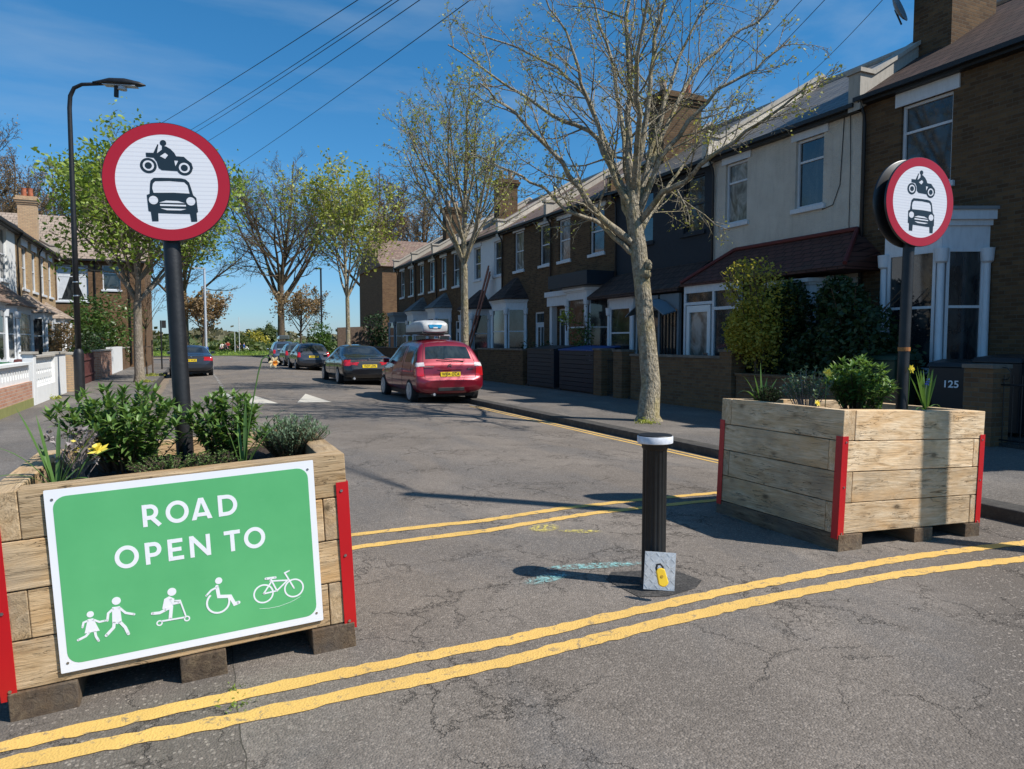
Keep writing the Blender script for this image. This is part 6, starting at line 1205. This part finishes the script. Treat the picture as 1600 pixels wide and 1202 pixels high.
m=MB(); m.lathe([(.03,0),(.035,.01)],14,(0,.09,.88),'y'); m.build('emblem','chrome',cou)

# ---------------------------------------------------------------- people far off
def person(label,loc,rz,J,top_m,leg_m,hair='hair_dark',scale=1):
    t=thing('person',label,'person',loc,(0,0,rz)); t.scale=(scale,)*3
    bm=bmesh.new(); names=list(J['v']); vs={n:bm.verts.new(J['v'][n][0]) for n in names}
    for a,b in J['e']: bm.edges.new((vs[a],vs[b]))
    me=bpy.data.meshes.new('body'); bm.to_mesh(me); bm.free(); o=bpy.data.objects.new('body',me); col.objects.link(o)
    sk=o.modifiers.new('skin','SKIN'); me.skin_vertices or None
    for i,n in enumerate(names): rr=J['v'][n][1]; me.skin_vertices[0].data[i].radius=(rr,rr*J['v'][n][2] if len(J['v'][n])>2 else rr); me.skin_vertices[0].data[i].use_root=(n=='pelvis')
    ss=o.modifiers.new('s','SUBSURF'); ss.levels=1; ss.render_levels=1; bake(o); me=o.data; me.materials.clear(); me.materials.append(M['skin']); me.materials.append(M[top_m]); me.materials.append(M[leg_m]); me.materials.append(M[hair])
    for p in me.polygons:
        c=p.center; p.use_smooth=True; n=min(names,key=lambda q:(Vector(J['v'][q][0])-c).length)
        p.material_index=3 if (n=='head' and (c.z>J['v']['head'][0][2]+.03 or c.y>J['v']['head'][0][1]+.05)) else 0 if n in('head','neck','handl','handr') else 2 if n in ('hipl','hipr','kneel','kneer','footl','footr','toel','toer','pelvis') else 1
    o.parent=t; return t
def joints(stand=True,armup=0):
    if stand: v=dict(pelvis=((0,0,.95),.14,.1),waist=((0,0,1.1),.13,.09),chest=((0,0,1.35),.16,.1),neck=((0,0,1.5),.055),head=((0,-.01,1.63),.095),hipl=((-.1,0,.88),.09),kneel=((-.12,-.03,.5),.06),footl=((-.13,0,.08),.045),toel=((-.14,-.13,.04),.035),hipr=((.1,0,.88),.09),kneer=((.12,-.03,.5),.06),footr=((.13,.05,.08),.045),toer=((.14,-.08,.04),.035),shl=((-.19,0,1.42),.06),ell=((-.27,-.05,1.15),.045),handl=((-.24,-.2,.95),.035),shr=((.19,0,1.42),.06),elr=((.27,-.05,1.15),.045),handr=((.22,-.22,1.0),.035))
    else: v=dict(pelvis=((0,0,.14),.15,.12),waist=((0,.02,.32),.13,.1),chest=((0,0,.55),.15,.1),neck=((0,-.02,.7),.055),head=((0,-.04,.83),.095),hipl=((-.12,-.05,.14),.09),kneel=((-.22,-.42,.38),.06),footl=((-.2,-.6,.06),.045),toel=((-.2,-.72,.05),.035),hipr=((.12,-.05,.14),.09),kneer=((.25,-.38,.2),.06),footr=((.05,-.55,.06),.045),toer=((-.02,-.62,.05),.035),shl=((-.19,0,.62),.06),ell=((-.28,-.12,.42),.045),handl=((-.2,-.35,.42),.035),shr=((.19,0,.62),.06),elr=((.3,.08,.38),.045),handr=((.32,.2,.08),.035))
    e=[('pelvis','waist'),('waist','chest'),('chest','neck'),('neck','head'),('pelvis','hipl'),('hipl','kneel'),('kneel','footl'),('footl','toel'),('pelvis','hipr'),('hipr','kneer'),('kneer','footr'),('footr','toer'),('chest','shl'),('shl','ell'),('ell','handl'),('chest','shr'),('shr','elr'),('elr','handr')]
    return dict(v=v,e=e)
p=at(449,535,57); person('person in red top and purple trousers standing beside the far blue car',(p.x,p.y,-.1),.6,joints(),'cloth_red','cloth_purple')
p=at(453,535,58); person('smaller person in pale blue standing beside the far blue car',(p.x,p.y,-.1),-.8,joints(),'cloth_blue','cloth_dark','hair_dark',.72)
for px,D,lb,a,b,st in ((347,112,'person in pale top sitting on the park grass, leftmost of the group','cloth_white','cloth_pink',0),(352,111,'person in pink sitting on the park grass','cloth_pink','cloth_dark',0),(356,113,'person in dark red standing on the park grass','cloth_red','cloth_dark',1),(375,112,'person in dark clothes sitting on the park grass in the right hand group','cloth_dark','cloth_dark',0),(381,111,'person in blue sitting on the park grass','cloth_blue','cloth_white',0)):
    p=at(px,535,D); person(lb,(p.x,p.y,.05 if st else .45),.3*px,joints(bool(st)),a,b,scale=1.0 if st else 1.25)
p=at(571,260,60); t=thing('bird','small dark bird flying in the open sky','bird',tuple(p)); m=MB(); m.tube([(-.16,0,0),(-.05,0,.02),(.1,0,.02),(.2,0,0)],[.01,.05,.05,.015],8); m.build('body','cloth_dark',t,smooth=True)
for s_ in (-1,1): m=MB(); m.add([(-.06,0,.02),(.08,0,.02),(.02,s_*.2,.08),(-.10,s_*.36,.04)],[(0,1,2,3)]); m.build('wing','cloth_dark',t)
# weeds at the seam and along the walls
r=random.Random(5)
for (x,y,n,sz,lb) in ((.15,3.35,26,.012,'tuft of weeds growing in the road seam by the yellow lines'),(.15,3.52,16,.010,'smaller tuft of weeds in the road seam'),(-3.6,23.5,60,.05,'weeds at the foot of the white wall'),(8.2,11.6,120,.035,'weeds round the foot of the big street tree'),(-1.7,31.6,90,.05,'weeds at the foot of the left green tree'),(-1.7,37.5,90,.06,'weeds around the sapling')):
    cs=[Vector((r.gauss(0,sz*3),r.gauss(0,sz*3),abs(r.gauss(0,sz*.8)))) for _ in range(n)]; tag(leafcloud(r,cs,2,sz,sz*.5,.35).build('weeds','leaf_yellow' if abs(x)>1 else 'leaf_fresh',None,loc=(x,y,gz(x) if KL<x<KR else 0)),lb,'weeds')
